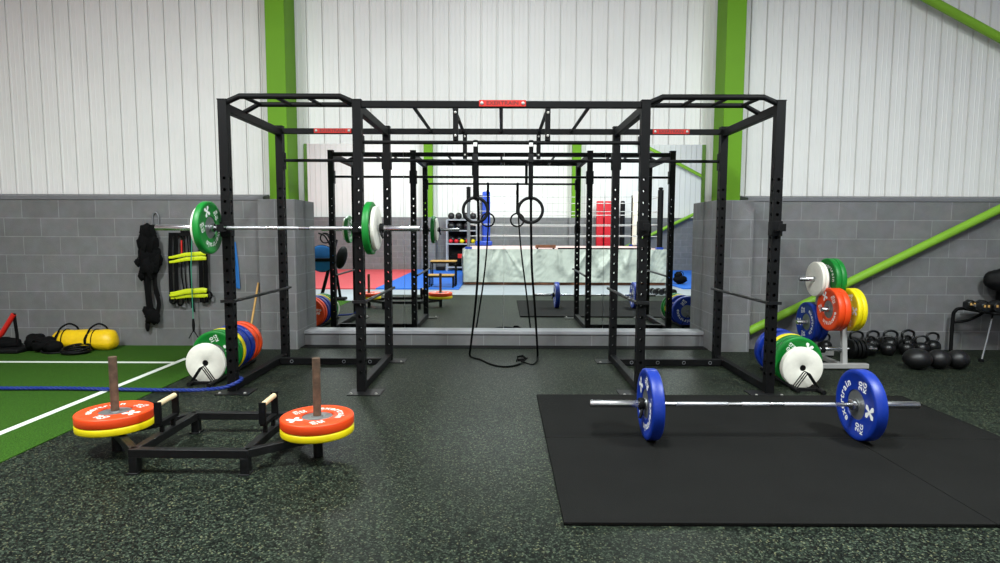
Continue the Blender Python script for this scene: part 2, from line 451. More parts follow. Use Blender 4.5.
# front and rear top beams
MB().bb(li + T, ri, YF + 0.008, YF + 0.062, 2.482, 2.537).build('top_beam', RK, rack, 0.004)
MB().bb(lo + T, ro, YB + 0.008, YB + 0.062, 2.466, 2.522).build('top_beam', RK, rack, 0.004)
for x in (lo, li, ri, ro):
    MB().bb(x + 0.008, x + T - 0.008, YF + T, YB, 2.445, 2.520).build('side_beam', RK, rack, 0.004)
    MB().bb(x + 0.006, x + T - 0.006, YF + T, YB, 0.009, 0.080).build('floor_beam', RK, rack, 0.004)
for a, b_ in ((lo + T, li), (ri + T, ro)):
    MB().bb(a - 0.006, b_ + 0.006, 6.262, 6.328, 0.008, 0.076).build('floor_beam', RK, rack, 0.004)
    for k in range(4):
        x = a + 0.12 + (b_ - a - 0.24) * k / 3
        MB().torus((x, 6.262, 0.042), 0.016, 0.0028, frame((0, 1, 0)), 16, 6).build('band_ring', 'post_grey', rack)
# pull-up bars
MB().tube([(li + T, YF + 0.035, 2.19), (ri, YF + 0.035, 2.19)], 0.0165, 16).build('pull_up_bar', RK, rack)
for a, b_ in ((lo + T, li), (li + T, ri), (ri + T, ro)):
    MB().tube([(a, YB + 0.035, 2.184), (b_, YB + 0.035, 2.184)], 0.0165, 16).build('pull_up_bar', RK, rack)
for y in (YF, YB):
    for x in (-0.402, 0.389):
        h = MB().bb(x - 0.022, x + 0.022, y + 0.012, y + 0.06, 2.205, 2.482)
        h = h.build('hanger', RK, rack, 0.003)
        for z in (2.245, 2.44): MB().lathe([(0.011, 0), (0.011, 0.008), (0.006, 0.011)], 10, (x, y + 0.012, z), frame((0, -1, 0))).build('bolt', 'bolt', h)
# brackets that clamp the rear and front pull-up bars to the uprights
for x, inn in ((lo, 1), (li, -1), (li, 1), (ri, -1), (ri, 1), (ro, -1)):
    xa = x + T if inn > 0 else x
    MB().bb(min(xa, xa + inn * 0.012), max(xa, xa + inn * 0.012), YB - 0.004, YB + T + 0.004, 2.09, 2.27).build('bar_bracket', RK, rack, 0.002)
for xa, inn in ((li + T, 1), (ri, -1)):
    MB().bb(min(xa, xa + inn * 0.012), max(xa, xa + inn * 0.012), YF - 0.004, YF + T + 0.004, 2.10, 2.25).build('bar_bracket', RK, rack, 0.002)
# monkey rungs in the middle bay
for x in (-0.765, -0.42, -0.012, 0.395, 0.742):
    MB().tube([(x, YF + 0.05, 2.495), (x, YB + 0.02, 2.495)], 0.0165, 14).build('rung', RK, rack)
# multi-grip chin frames over the outer bays
for (xa, xb) in ((lo + T, li), (ri + T, ro)):
    g = 0.105
    front = MB().tube([(xa - 0.01, YF + 0.03, 2.525), (xa + g, YF + 0.03, 2.575), (xb - g, YF + 0.03, 2.575), (xb + 0.01, YF + 0.03, 2.525)], 0.0245, 14)
    fb = front.build('grip_bar', RK, rack)
    yb = YF + 0.43
    rear = MB().tube([(xa - 0.03, yb, 2.515), (xa + g, yb, 2.588), (xb - g, yb, 2.588), (xb + 0.03, yb, 2.515)], 0.0225, 14)
    rb = rear.build('grip_bar', RK, rack)
    for k in range(4):
        x = xa + g + 0.02 + (xb - xa - 2 * g - 0.04) * k / 3
        MB().tube([(x, YF + 0.04, 2.576), (x, yb - 0.01, 2.588)], 0.0165, 12).build('grip_rung', RK, rack)
# pipe safeties front to back
for x in (lo, li, ri, ro):
    xm = x + T / 2
    inn = 1 if x in (lo, ri) else -1
    xs_ = xm + (0.052 if x in (lo, li) else -0.052)
    sb = MB().tube([(xs_, YF - 0.03, 0.815), (xs_, YB + T + 0.02, 0.805)], 0.0145, 12).build('safety_bar', 'steel_black_worn', rack)
    MB().bb(x - 0.02, xs_ + 0.02 if xs_ > xm else x + T + 0.02, YF - 0.03, YF - 0.004, 0.80, 0.825).build('safety_bracket', 'steel_black_worn', sb) if xs_ > xm else MB().bb(xs_ - 0.02, x + T + 0.02, YF - 0.03, YF - 0.004, 0.80, 0.825).build('safety_bracket', 'steel_black_worn', sb)
# hooks that carry the bar, spare pair on the other bay
def jhook(x, z):
    xm = x + T / 2
    h = MB()
    h.bb(xm - 0.045, xm - 0.037, YF - 0.006, YF + 0.07, z - 0.07, z + 0.05)
    h.bb(xm + 0.037, xm + 0.045, YF - 0.006, YF + 0.07, z - 0.07, z + 0.05)
    h.bb(xm - 0.045, xm + 0.045, YF - 0.016, YF - 0.004, z - 0.075, z + 0.055)
    h.bb(xm - 0.03, xm + 0.03, YF - 0.105, YF - 0.01, z - 0.034, z - 0.017)
    h.bb(xm - 0.03, xm + 0.03, YF - 0.112, YF - 0.100, z - 0.034, z + 0.03)
    return h.build('j_hook', RK, rack, 0.003)
for x in (lo, li): jhook(x, 1.45)
for x in (ri, ro): jhook(x, 1.47)
# red badges with dark lettering
def badge(x, y, z, w, h):
    bd = MB().bb(x - w / 2, x + w / 2, y - 0.008, y, z - h / 2, z + h / 2).build('name_badge', 'red_plate', rack, 0.002)
    for s_ in (-1, 1): MB().lathe([(0.014, 0), (0.014, 0.006), (0.008, 0.010)], 12, (x + s_ * (w / 2 - 0.025), y - 0.008, z), frame((0, -1, 0))).build('badge_bolt', 'bolt', bd)
    vs, fs = letters('EXERTRAIN', 0.05)
    sc = (w - 0.13) / (max(v[0] for v in vs) - min(v[0] for v in vs))
    MB().add([(x + v[0] * sc, y - 0.0085 - v[2], z + v[1] * 0.9) for v in vs], fs).build('lettering', 'dark_letter', bd)
badge(0.0, YF + 0.008, 2.515, 0.40, 0.054)
badge(-1.815, YB + 0.008, 2.495, 0.40, 0.05); badge(1.80, YB + 0.008, 2.493, 0.39, 0.05)
for ch in list(rack.children):        # parts are modelled in world space; keep them there under the Empty
    ch.location = (-XC, -YF, 0) if False else ch.location
    ch.matrix_parent_inverse = REL

# ------------------------------------------------------------------ bumper plates
KIND = {'blue': ('p_blue', 0.225, 0.075, '20'), 'orange': ('p_orange', 0.225, 0.062, '25'), 'yellow': ('p_yellow', 0.225, 0.048, '15'),
        'green': ('p_green', 0.225, 0.055, '10'), 'white': ('p_white', 0.187, 0.034, None), 'green_thin': ('p_green', 0.225, 0.05, '10')}
_proto = {}
def logo():
    a, w, p = 1.0, 0.42, 0.16
    # pinched four-armed star-cross
    return [(-a, a), (-a + w * 1.5, a), (0, p * 1.6), (a - w * 1.5, a), (a, a), (a, a - w * 1.2), (p * 1.7, 0), (a, -a + w * 1.2), (a, -a), (a - w * 1.5, -a), (0, -p * 1.6), (-a + w * 1.5, -a), (-a, -a), (-a, -a + w * 1.2), (-p * 1.7, 0), (-a, a - w * 1.2)]
def make_plate(kind):
    m, R, t, num = KIND[kind]
    root = bpy.data.objects.new('bumper_plate', None); root.empty_display_size = 0.05
    h = t / 2; e = 0.008; hub = 0.094 if num else 0.03
    if num:
        prof = [(hub, -h + 0.010), (hub + 0.004, -h + 0.004), (hub + 0.014, -h + 0.003), (R * 0.84, -h + 0.003), (R * 0.86, -h), (R - e, -h), (R - 0.002, -h + 0.004), (R, -h + e), (R, h - e), (R - 0.002, h - 0.004), (R - e, h), (R * 0.86, h), (R * 0.84, h - 0.003), (hub + 0.014, h - 0.003), (hub + 0.004, h - 0.004), (hub, h - 0.010)]
    else:
        prof = [(0.028, -h + 0.002), (0.031, -h), (R - e, -h), (R - 0.002, -h + 0.003), (R, -h + e), (R, h - e), (R - 0.002, h - 0.003), (R - e, h), (0.031, h), (0.028, h - 0.002)]
    MB().lathe(prof, 72, closed=True).build('rubber_disc', m, root)
    if num:
        pr = [(0.0265, -h + 0.002), (0.036, -h + 0.002), (0.038, -h + 0.008), (hub, -h + 0.010), (hub, h - 0.010), (0.038, h - 0.008), (0.036, h - 0.002), (0.0265, h - 0.002)]
        MB().lathe(pr, 48, closed=True).build('steel_hub', 'hub_steel', root)
        for sgn in (1, -1):
            lm = MB()
            def put(vs, fs, cx, cy, rot, sc=(1, 1)):
                out = []
                for v in vs:
                    x, y = v[0] * sc[0], v[1] * sc[1]
                    X = cx + x * math.cos(rot) - y * math.sin(rot); Y = cy + x * math.sin(rot) + y * math.cos(rot)
                    out.append((X * sgn, Y, sgn * (h - 0.003 + 0.0006) + v[2] * sgn))
                lm.add(out, fs)
            rm = R * 0.66
            word = 'exertrain'
            adv = [0.9, 0.9, 0.9, 0.75, 0.65, 0.75, 0.95, 0.55, 0.9]
            tot = sum(adv); pos = 0
            for c_, a_ in zip(word, adv):
                ang = PI / 2 + 1.08 - 2.16 * (pos + a_ / 2) / tot; pos += a_
                vs, fs = letters(c_, 0.066)
                put(vs, fs, rm * math.cos(ang), rm * math.sin(ang) - 0.0, ang - PI / 2, (1.0, 1.0))
            for s_ in (1, -1):
                ang = -PI / 2 + s_ * 1.13
                cx, cy = rm * math.cos(ang), rm * math.sin(ang)
                vs, fs = letters(num, 0.050); put(vs, fs, cx, cy + 0.024, 0, (1.15, 1))
                vs, fs = letters('KG', 0.046); put(vs, fs, cx, cy - 0.021, 0, (1.1, 1))
            poly = logo(); n = len(poly)
            vs = [(x * 0.040, y * 0.040, z) for z in (-0.0004, 0.0004) for x, y in poly]
            # fan the logo from its centre
            vs2 = [(0, 0, 0.0004)] + vs[n:]
            put(vs2, [(0, 1 + i, 1 + (i + 1) % n) for i in range(n)], 0, -rm, 0)
            lm.build('lettering', 'letter', root)
    else:
        pr = [(0.001, -h + 0.006), (0.030, -h + 0.004), (0.030, h - 0.004), (0.001, h - 0.006)]
        MB().lathe(pr, 32).build('dark_bore_plug', 'fabric_black', root)  # solid black plug, painting in the dark of the open bore
    return root
def plate(kind, c, normal, up, label, group, s=1.0):
    if kind not in _proto:
        r = make_plate(kind); C.objects.link(r); _proto[kind] = r; o = r
    else:
        o = dup(_proto[kind])
    z = V(normal).normalized(); u = V(up); u = (u - z * u.dot(z)).normalized(); x = u.cross(z)
    o.matrix_world = Matrix.Translation(c) @ Matrix((x, u, z)).transposed().to_4x4() @ Matrix.Scale(s, 4)
    tag(o, label, 'weight plate', group); return o

# ------------------------------------------------------------------ barbells
def barbell(name, label, x0, x1, s0, s1, y, z, group):
    b_ = thing(name, label, 'barbell', ((x0 + x1) / 2, y, z), group)
    xm = (x0 + x1) / 2
    X = frame((1, 0, 0))
    def seg(a, c_, r, nm, m): return MB().lathe([(r - 0.002, a - xm), (r, a - xm + 0.003), (r, c_ - xm - 0.003), (r - 0.002, c_ - xm)], 24, R=X).build(nm, m, b_)
    seg(s0, s1, 0.0145, 'shaft', 'chrome')
    L_ = s1 - s0
    for a, c_ in ((0.10, 0.36), (0.43, 0.57), (0.64, 0.90)): seg(s0 + L_ * a, s0 + L_ * c_, 0.0152, 'knurled_grip', 'knurl')
    for a, c_, d in ((x0, s0, 1), (s1, x1, -1)):
        sl = seg(a, c_, 0.025, 'sleeve', 'chrome')
        e = c_ if d > 0 else a
        MB().lathe([(0.030, 0), (0.036, 0.004), (0.036, 0.024), (0.030, 0.028)], 28, (e - xm + (0.002 if d > 0 else -0.030), 0, 0), X).build('shoulder', 'chrome', sl)
        MB().lathe([(0.018, 0), (0.018, 0.002)], 20, ((a - xm - 0.001) if d > 0 else (c_ - xm - 0.001), 0, 0), X).build('end_cap', 'rubber_black', sl)
    return b_
def collar(x, y, z, label, sgn, group, down=True):
    c_ = thing('barbell_collar', label, 'collar', (x, y, z), group)
    MB().lathe([(0.0255, -0.016), (0.040, -0.016), (0.042, -0.012), (0.042, 0.012), (0.040, 0.016), (0.0255, 0.016)], 28, R=frame((1, 0, 0)), closed=True).build('clamp_ring', 'rubber_black', c_)
    MB().tube([(0, -0.03, -0.03), (sgn * 0.008, -0.045, -0.055), (sgn * 0.02, -0.05, -0.085)], [0.011, 0.012, 0.009], 10).build('lever', 'rubber_black', c_)
    return c_
zb, yb_ = 0.2605, 3.99
barbell('barbell', 'chrome barbell loaded with two blue plates lying on the black mat', 0.603, 2.837, 1.056, 2.404, yb_, zb, 'barbells')
PS = 1.068
plate('blue', (1.014, yb_, zb), (-1, 0, 0), (0, -0.72, -0.62), 'blue bumper plate on the floor barbell at the end with the black collar', 'blue bumper plates', PS)
plate('blue', (2.446, yb_, zb), (-1, 0, 0), (0, 1, 0.05), 'blue bumper plate on the floor barbell nearest the kettlebells', 'blue bumper plates', PS)
collar(0.952, yb_, zb, 'black clamp collar on the floor barbell sleeve outside its blue plate', -1, 'barbell collars')
zk, yk = 1.452, 5.128
barbell('barbell', 'chrome barbell with green and cream plates racked across the black uprights', -2.966, -0.702, -2.487, -1.175, yk, zk, 'barbells')
plate('green', (-2.518, yk, zk), (1, 0, 0), (0, 0.4, -0.9), 'green bumper plate with white logo on the racked barbell in front of the agility ladder', 'green bumper plates')
plate('white', (-2.564, yk, zk), (1, 0, 0), (0, 0, 1), 'cream plate half hidden behind the green plate on the racked barbell, agility ladder end', 'cream bumper plates')
plate('green', (-1.126, yk, zk), (1, 0, 0), (0, 0.5, 0.8), 'green bumper plate on the racked barbell against the inner upright, partly behind cream plate', 'green bumper plates')
plate('white', (-1.078, yk, zk), (1, 0, 0), (0, 0, 1), 'cream plate on the racked barbell facing the hanging rings', 'cream bumper plates')
cc = collar(-1.030, yk, zk, 'black clamp collar hanging under the racked barbell sleeve by the cream plate', 1, 'barbell collars')

# ------------------------------------------------------------------ black floor mats
GM = 'black rubber mats under the floor barbell'
tag(MB().bb(0.305, 2.408, 2.80, 4.0, 0.001, 0.02).build('rubber_mat', 'gym_mat', None, 0.003), 'black rubber floor mat at the front corner nearest the open flecked floor', 'mat', GM)
tag(MB().bb(2.412, 3.45, 2.80, 4.0, 0.001, 0.02).build('rubber_mat', 'gym_mat', None, 0.003), 'black rubber floor mat in the front row at the right edge of the photo', 'mat', GM)
tag(MB().bb(0.305, 3.47, 4.004, 5.09, 0.001, 0.02).build('rubber_mat', 'gym_mat', None, 0.003), 'long black rubber floor mat lying under the floor barbell', 'mat', GM)

# ------------------------------------------------------------------ prowler sled
sled = thing('push_sled', 'low black steel push sled with two upright posts on the flecked floor', 'sled', (-1.84, 3.75, 0))
SL = []
NL, NR, BL, BR = (-2.165, 3.42), (-1.505, 3.41), (-2.165, 4.13), (-1.505, 4.13)
PLs, PRs = (-2.505, 3.78), (-1.165, 3.69)
zt = 0.124
def P3(p, z=zt): return (p[0], p[1], z)
def rail(a, b_, nm='frame_rail', w=0.05): SL.append(MB().beam(a, b_, w, 0.05, (0, 0, 1)).build(nm, 'steel_black_worn', sled, 0.003))
rail((NL[0] - 0.025, NL[1], zt), (NR[0] + 0.025, NR[1], zt)); rail((BL[0] - 0.025, BL[1], zt), (BR[0] + 0.025, BR[1], zt))
rail(P3((NL[0], NL[1] + .025)), P3((BL[0], BL[1] - .025))); rail(P3((NR[0], NR[1] + .025)), P3((BR[0], BR[1] - .025)))
for p, q in ((NL, PLs), (BL, PLs), (NR, PRs), (BR, PRs)): rail(P3(p), P3(q), 'outrigger', 0.045)
for p in (NL, NR, BL, BR):
    l = MB().bb(p[0] - 0.025, p[0] + 0.025, p[1] - 0.025, p[1] + 0.025, 0.008, 0.1).build('leg', 'steel_black_worn', sled, 0.002); SL.append(l)
    f = MB().bb(p[0] - 0.032, p[0] + 0.032, p[1] - 0.04, p[1] + 0.04, 0.0005, 0.009).build('foot', 'steel_black_worn', l, 0.002)
for p, zt_ in ((PLs, 0.618), (PRs, 0.634)):
    l = MB().tube([(p[0], p[1], 0.0), (p[0], p[1], 0.155)], 0.030, 18).build('leg', 'steel_black_worn', sled); SL.append(l)
    pl_ = MB().tube([(p[0], p[1], 0.15), (p[0], p[1], zt_)], 0.0245, 20).build('post', 'rust', sled, label='brown rusty post'); SL.append(pl_)
    SL.append(MB().lathe([(0.02, 0), (0.07, 0), (0.07, 0.007), (0.02, 0.007)], 24, (p[0], p[1], 0.15), closed=True).build('plate_rest', 'steel_black_worn', sled))
for x, sg in ((-2.165, -1), (-1.505, 1)):
    near = MB().bb(x - 0.022, x + 0.022, 3.665, 3.680, 0.215, 0.352); near.bb(x - 0.012, x + 0.012, 3.70, 3.72, 0.148, 0.205)
    far = MB().bb(x - 0.022, x + 0.022, 3.868, 3.883, 0.215, 0.368); far.bb(x - 0.012, x + 0.012, 3.83, 3.85, 0.148, 0.205)
    o = near.bb(x - 0.018, x + 0.018, 3.67, 3.88, 0.2, 0.222).build('handle_bracket', 'steel_black', sled, 0.002); SL.append(o)
    SL.append(far.build('handle_bracket', 'steel_black', sled, 0.002))
    SL.append(MB().tube([(x, 3.672, 0.335), (x, 3.876, 0.342)], 0.017, 16).build('handle_grip', 'wood_pale', sled, label='pale wooden grip'))
for o in SL: o.matrix_parent_inverse = Matrix.Translation((1.84, -3.75, 0))
plate('yellow', (PLs[0], PLs[1], 0.157 + 0.025), (0, 0, 1), (0, 1, 0), 'yellow plate under the orange plate on the sled post nearest the turf', 'yellow bumper plates')
plate('orange', (PLs[0], PLs[1], 0.207 + 0.031), (0, 0, 1), (-0.9, 0.35, 0), 'orange plate lying flat on the sled post nearest the turf', 'orange bumper plates')
plate('yellow', (PRs[0], PRs[1], 0.157 + 0.025), (0, 0, 1), (0, 1, 0), 'yellow plate under the orange plate on the sled post away from the turf', 'yellow bumper plates')
plate('orange', (PRs[0], PRs[1], 0.207 + 0.031), (0, 0, 1), (0.75, 0.65, 0), 'orange plate lying flat on the sled post away from the turf', 'orange bumper plates')

# ------------------------------------------------------------------ plate toasters on the floor
def toaster(label, xc, y0, y1):
    t_ = thing('plate_holder', label, 'plate rack', (xc, (y0 + y1) / 2, 0), 'floor plate holders')
    ym = (y0 + y1) / 2; ln = y1 - y0
    for s_ in (-1, 1):
        MB().tube([(s_ * 0.10, -ln / 2 - (0.0 if s_ < 0 else 0.05), 0.021), (s_ * 0.10, ln / 2, 0.021)], 0.0205, 14).build('rail', 'rubber_black', t_)
    for k in range(2):
        yy = -ln / 2 + 0.06 + k * (ln - 0.12)
        MB().beam((-0.10, yy, 0.021), (0.10, yy, 0.021), 0.025, 0.025).build('cross_bar', 'rubber_black', t_)
    return t_, ym
def divider(t_, dy):
    MB().tube([(-0.098, dy, 0.035), (-0.012, dy, 0.165), (0, dy, 0.172), (0.012, dy, 0.165), (0.098, dy, 0.035)], 0.005, 8).build('wire_divider', 'steel_black', t_)
def row(t_, ym, items):
    pass
tl, ym = toaster('black floor plate holder with wire dividers beside the turf', -2.775, 5.37, 6.44)
for y in (5.40, 5.435, 5.47, 5.685, 5.775, 5.86, 5.935, 6.07, 6.185, 6.29, 6.395): divider(tl, y - ym)
PB = 'plates in the floor holder beside the turf'
R0 = 0.225
def trow(x, seq, sk, gu):
    for kind, y, lab, grp in seq:
        R = KIND[kind][1]
        zc = 0.040 + math.sqrt(max(0, (R + 0.0) ** 2 - 0.1 ** 2)) - 0.002
        zc = 0.021 + math.sqrt((R + 0.0205) ** 2 - 0.1 ** 2)
        plate(kind, (x + sk * (y - seq[0][1]), y, zc - 0.012), (0, -1, 0), gu if kind in ('green',) else (random.uniform(-1, 1), 0, -1), lab, grp)
A_ = 'in the floor holder beside the turf'
trow(-2.775, [('white', 5.515, 'cream plate at the front of the floor holder beside the turf', 'cream bumper plates'),
    ('green', 5.732, 'green plate right behind the cream plate ' + A_, 'green bumper plates'),
    ('green', 5.818, 'green plate in front of the yellow plate ' + A_, 'green bumper plates'),
    ('yellow', 5.898, 'yellow plate between green and blue plates ' + A_, 'yellow bumper plates'),
    ('blue', 6.00, 'blue plate next to the yellow plate ' + A_, 'blue bumper plates'),
    ('blue', 6.13, 'blue plate next to the orange plates ' + A_, 'blue bumper plates'),
    ('orange', 6.24, 'orange plate next to the blue plates ' + A_, 'orange bumper plates'),
    ('orange', 6.345, 'rearmost orange plate facing the mirror ' + A_, 'orange bumper plates')], -0.04, (-0.9, 0, -0.42))
tl.rotation_euler = (0, 0, 0.04); tl.location.x = -2.79
tr, ym = toaster('black floor plate holder with wire dividers beside the silver weight tree', 2.755, 5.22, 6.12)
for y in (5.26, 5.30, 5.34, 5.47, 5.56, 5.65, 5.735, 5.83, 5.93, 6.05): divider(tr, y - ym)
A_ = 'in the floor holder beside the weight tree'
trow(2.755, [('white', 5.40, 'cream plate at the front of the floor holder beside the weight tree', 'cream bumper plates'),
    ('white', 5.437, 'second cream plate behind the front one ' + A_, 'cream bumper plates'),
    ('green', 5.515, 'green plate right behind the cream plates ' + A_, 'green bumper plates'),
    ('green', 5.605, 'green plate in front of the yellow plate ' + A_, 'green bumper plates'),
    ('yellow', 5.693, 'yellow plate between green and blue plates ' + A_, 'yellow bumper plates'),
    ('blue', 5.785, 'blue plate next to the yellow plate ' + A_, 'blue bumper plates'),
    ('blue', 5.99, 'rearmost blue plate facing the mirror ' + A_, 'blue bumper plates')], 0.075, (-0.57, 0, -0.82))
tr.rotation_euler = (0, 0, -0.07); tr.location.x = 2.775

# ------------------------------------------------------------------ silver weight tree
tree = thing('weight_tree', 'silver A-frame weight tree holding coloured plates in front of the grey block wall', 'weight tree', (3.55, 6.4, 0))
TL = []
TL.append(MB().bb(3.20, 3.83, 6.14, 6.20, 0.012, 0.062).build('foot_bar', 'grey_metal', tree, 0.004))
TL.append(MB().bb(3.20, 3.83, 6.80, 6.86, 0.012, 0.062).build('foot_bar', 'grey_metal', tree, 0.004))
TL.append(MB().bb(3.555, 3.605, 6.20, 6.80, 0.016, 0.058).build('base_bar', 'grey_metal', tree, 0.004))
for x in (3.23, 3.79):
    for y in (6.17, 6.83): TL.append(MB().bb(x - 0.03, x + 0.03, y - 0.035, y + 0.035, 0.0005, 0.014).build('rubber_foot', 'rubber_black', tree))
TL.append(MB().beam((3.595, 6.19, 0.05), (3.585, 6.24, 0.66), 0.05, 0.05, (0, 1, 0)).build('leg', 'grey_metal', tree, 0.004))
TL.append(MB().beam((3.578, 6.24, 0.63), (3.48, 6.46, 0.955), 0.05, 0.05, (0, 1, 0)).build('leg', 'grey_metal', tree, 0.004))
TL.append(MB().beam((3.58, 6.83, 0.05), (3.48, 6.48, 0.955), 0.05, 0.05, (0, 1, 0)).build('leg', 'grey_metal', tree, 0.004))
def peg(xa, xb, y, z):
    o = MB().lathe([(0.021, xa), (0.024, xa + 0.004), (0.024, xb - 0.004), (0.021, xb)], 20, (0, y, z), frame((1, 0, 0))).build('peg', 'chrome', tree); TL.append(o)
    return o
peg(3.22, 3.73, 6.46, 0.924); peg(3.36, 3.81, 6.24, 0.622); peg(3.33, 3.81, 6.69, 0.42); peg(3.34, 3.57, 6.205, 0.207)
TL.append(MB().lathe([(0.03, 3.345), (0.042, 3.35), (0.042, 3.385), (0.03, 3.39)], 20, (0, 6.205, 0.207), frame((1, 0, 0))).build('peg_stop', 'rubber_black', tree))
for o in TL: o.matrix_parent_inverse = Matrix.Translation((-3.55, -6.4, 0))
GT = 'on the silver weight tree'
for i, x in enumerate((3.395, 3.431)):
    plate('white', (x, 6.46, 0.924), (-1, 0, 0), (0, 0, 1), ['cream plate at the outer end of the top peg ' + GT, 'second cream plate behind the outer one, top peg of the weight tree'][i], 'cream bumper plates')
for i, x in enumerate((3.532, 3.588)):
    plate('green', (x, 6.46, 0.924), (-1, 0, 0), (0, -0.6, 0.8), ['green plate next to the cream plates on the top peg of the weight tree', 'outer green plate on the top peg of the weight tree'][i], 'green bumper plates')
for i, x in enumerate((3.453, 3.517)):
    plate('orange', (x, 6.24, 0.622), (-1, 0, 0), (0, -0.45, -0.9), ['front-facing orange plate with white logo on the weight tree', 'second orange plate behind the lettered one on the weight tree'][i], 'orange bumper plates')
for i, x in enumerate((3.640, 3.690)):
    plate('yellow', (x, 6.24, 0.622), (-1, 0, 0), (0, 1, 0), ['yellow plate next to the orange plates on the weight tree', 'outer yellow plate on the weight tree, nearest the green brace'][i], 'yellow bumper plates')
for i, x in enumerate((3.475, 3.552)):
    plate('blue', (x - 0.01, 6.69, 0.42), (-1, 0, 0), (0, -1, 0.1), ['lettered blue plate on the low rear peg of the weight tree', 'second blue plate behind the lettered one on the weight tree'][i], 'blue bumper plates')

# ------------------------------------------------------------------ gymnastic rings with straps
def ribbon(pts, w, up, nm, m, parent, t=0.003):
    return MB().tube(pts, 1.0, 8, True, (w / 2, t / 2), up).build(nm, m, parent)
def gym_ring(label, x, tail, nm='gymnastic_ring'):
    yb2, zb2 = YF + 0.035, 2.19
    g = thing(nm, label, 'gymnastic ring', (x, yb2, 1.612), 'gymnastic rings')
    rel = []
    zc = 1.613 - 1.612
    MB().torus((0, 0, 0), 0.106, 0.0135, frame((0, 1, 0)), 56, 14).build('ring', 'fabric_black' if False else 'rubber_black', g)
    top = zb2 - 1.612
    st = MB()
    st.tube([(-0.002, -0.018, 0.112), (0, -0.024, 0.3), (0.002, -0.021, top - 0.0), (0.002, -0.012, top + 0.017), (0.002, 0.004, top + 0.021), (0.002, 0.019, top + 0.008), (0.004, 0.022, top - 0.02), (0.004, 0.020, 0.3), (0.002, 0.018, 0.112), (0, 0.002, 0.088), (-0.002, -0.018, 0.112)], 1.0, 8, True, (0.019, 0.003), (1, 0, 0))
    st.build('strap', 'fabric_black', g)
    bk = MB().bb(-0.022, 0.022, -0.034, -0.020, top - 0.17, top - 0.10)
    bk.build('cam_buckle', 'steel_black_worn', g, 0.003)
    MB().bb(-0.016, 0.016, -0.0265, -0.022, top - 0.035, top - 0.003).build('strap_label', 'letter', g, label='small white strap label')
    ps = [V(p) - V((x, yb2, 1.612)) for p in tail]
    # smooth the tail
    fine = []
    for i in range(len(ps) - 1):
        p0, p1, p2, p3 = ps[max(i - 1, 0)], ps[i], ps[i + 1], ps[min(i + 2, len(ps) - 1)]
        for k in range(6):
            t = k / 6
            fine.append(0.5 * ((2 * p1) + (p2 - p0) * t + (2 * p0 - 5 * p1 + 4 * p2 - p3) * t * t + (3 * p1 - p0 - 3 * p2 + p3) * t ** 3))
    fine.append(ps[-1])
    MB().tube(fine, 1.0, 8, True, (0.0115, 0.006), (1, 0, 0)).build('strap_tail', 'fabric_black', g)
    return g
gym_ring('black gymnastic ring whose long strap runs to the floor and ends in a buckle, beside the other ring nearer the racked barbell', -0.232,
    [(-0.232, 5.20, 2.06), (-0.218, 5.32, 1.836), (-0.219, 5.55, 1.487), (-0.239, 5.95, 1.043), (-0.283, 6.25, 0.601), (-0.345, 6.60, 0.16), (-0.361, 6.70, 0.02), (-0.30, 6.60, 0.008), (-0.241, 6.54, 0.008), (-0.147, 6.349, 0.008), (-0.06, 6.23, 0.008), (0.046, 6.185, 0.008), (0.142, 6.234, 0.01), (0.20, 6.32, 0.012)])['label'] = 'black hanging gymnastic ring, the one nearer the racked barbell'
gym_ring('black hanging gymnastic ring, the one farther from the racked barbell', 0.246,
    [(0.246, 5.20, 2.06), (0.254, 5.32, 1.837), (0.268, 5.55, 1.488), (0.3, 5.95, 1.045), (0.35, 6.25, 0.603), (0.395, 6.55, 0.16), (0.406, 6.66, 0.02), (0.388, 6.47, 0.008), (0.33, 6.31, 0.008), (0.26, 6.33, 0.02), (0.215, 6.40, 0.025), (0.23, 6.55, 0.03), (0.18, 6.62, 0.028)])
for o in bpy.data.objects:
    pass
bkl = thing('strap_buckle', 'black buckle and knotted strap end lying on the floor by the mirror plinth', 'buckle', (0.21, 6.42, 0.0))
MB().box((0, 0, 0.036), (0.075, 0.03, 0.03), Matrix.Rotation(0.3, 3, 'Z')).box((0.05, 0.10, 0.03), (0.05, 0.06, 0.02), Matrix.Rotation(-0.5, 3, 'Z')).build('buckle_body', 'rubber_black', bkl, 0.006)
MB().tube([(-0.05, -0.02, 0.02), (-0.03, 0.02, 0.062), (0.02, 0.05, 0.066), (0.06, 0.02, 0.04), (0.02, -0.03, 0.02)], 1.0, 8, True, (0.013, 0.004), (0, 0, 1)).build('strap_end', 'fabric_black', bkl)

# ------------------------------------------------------------------ blue rope
def spline(ps, k=10):
    ps = [V(p) for p in ps]; out = []
    for i in range(len(ps) - 1):
        p0, p1, p2, p3 = ps[max(i - 1, 0)], ps[i], ps[i + 1], ps[min(i + 2, len(ps) - 1)]
        for j in range(k):
            t = j / k
            out.append(0.5 * ((2 * p1) + (p2 - p0) * t + (2 * p0 - 5 * p1 + 4 * p2 - p3) * t * t + (3 * p1 - p0 - 3 * p2 + p3) * t ** 3))
    out.append(ps[-1]); return out
path = spline([(-7.5, 5.24, 0.029), (-5.5, 5.20, 0.029), (-4.4, 5.19, 0.029), (-3.9, 5.195, 0.029), (-3.37, 5.165, 0.029), (-2.9, 5.155, 0.026), (-2.65, 5.135, 0.034), (-2.46, 5.135, 0.052), (-2.37, 5.145, 0.078), (-2.325, 5.20, 0.098), (-2.345, 5.29, 0.099), (-2.40, 5.33, 0.098)], 40)
rope = MB()
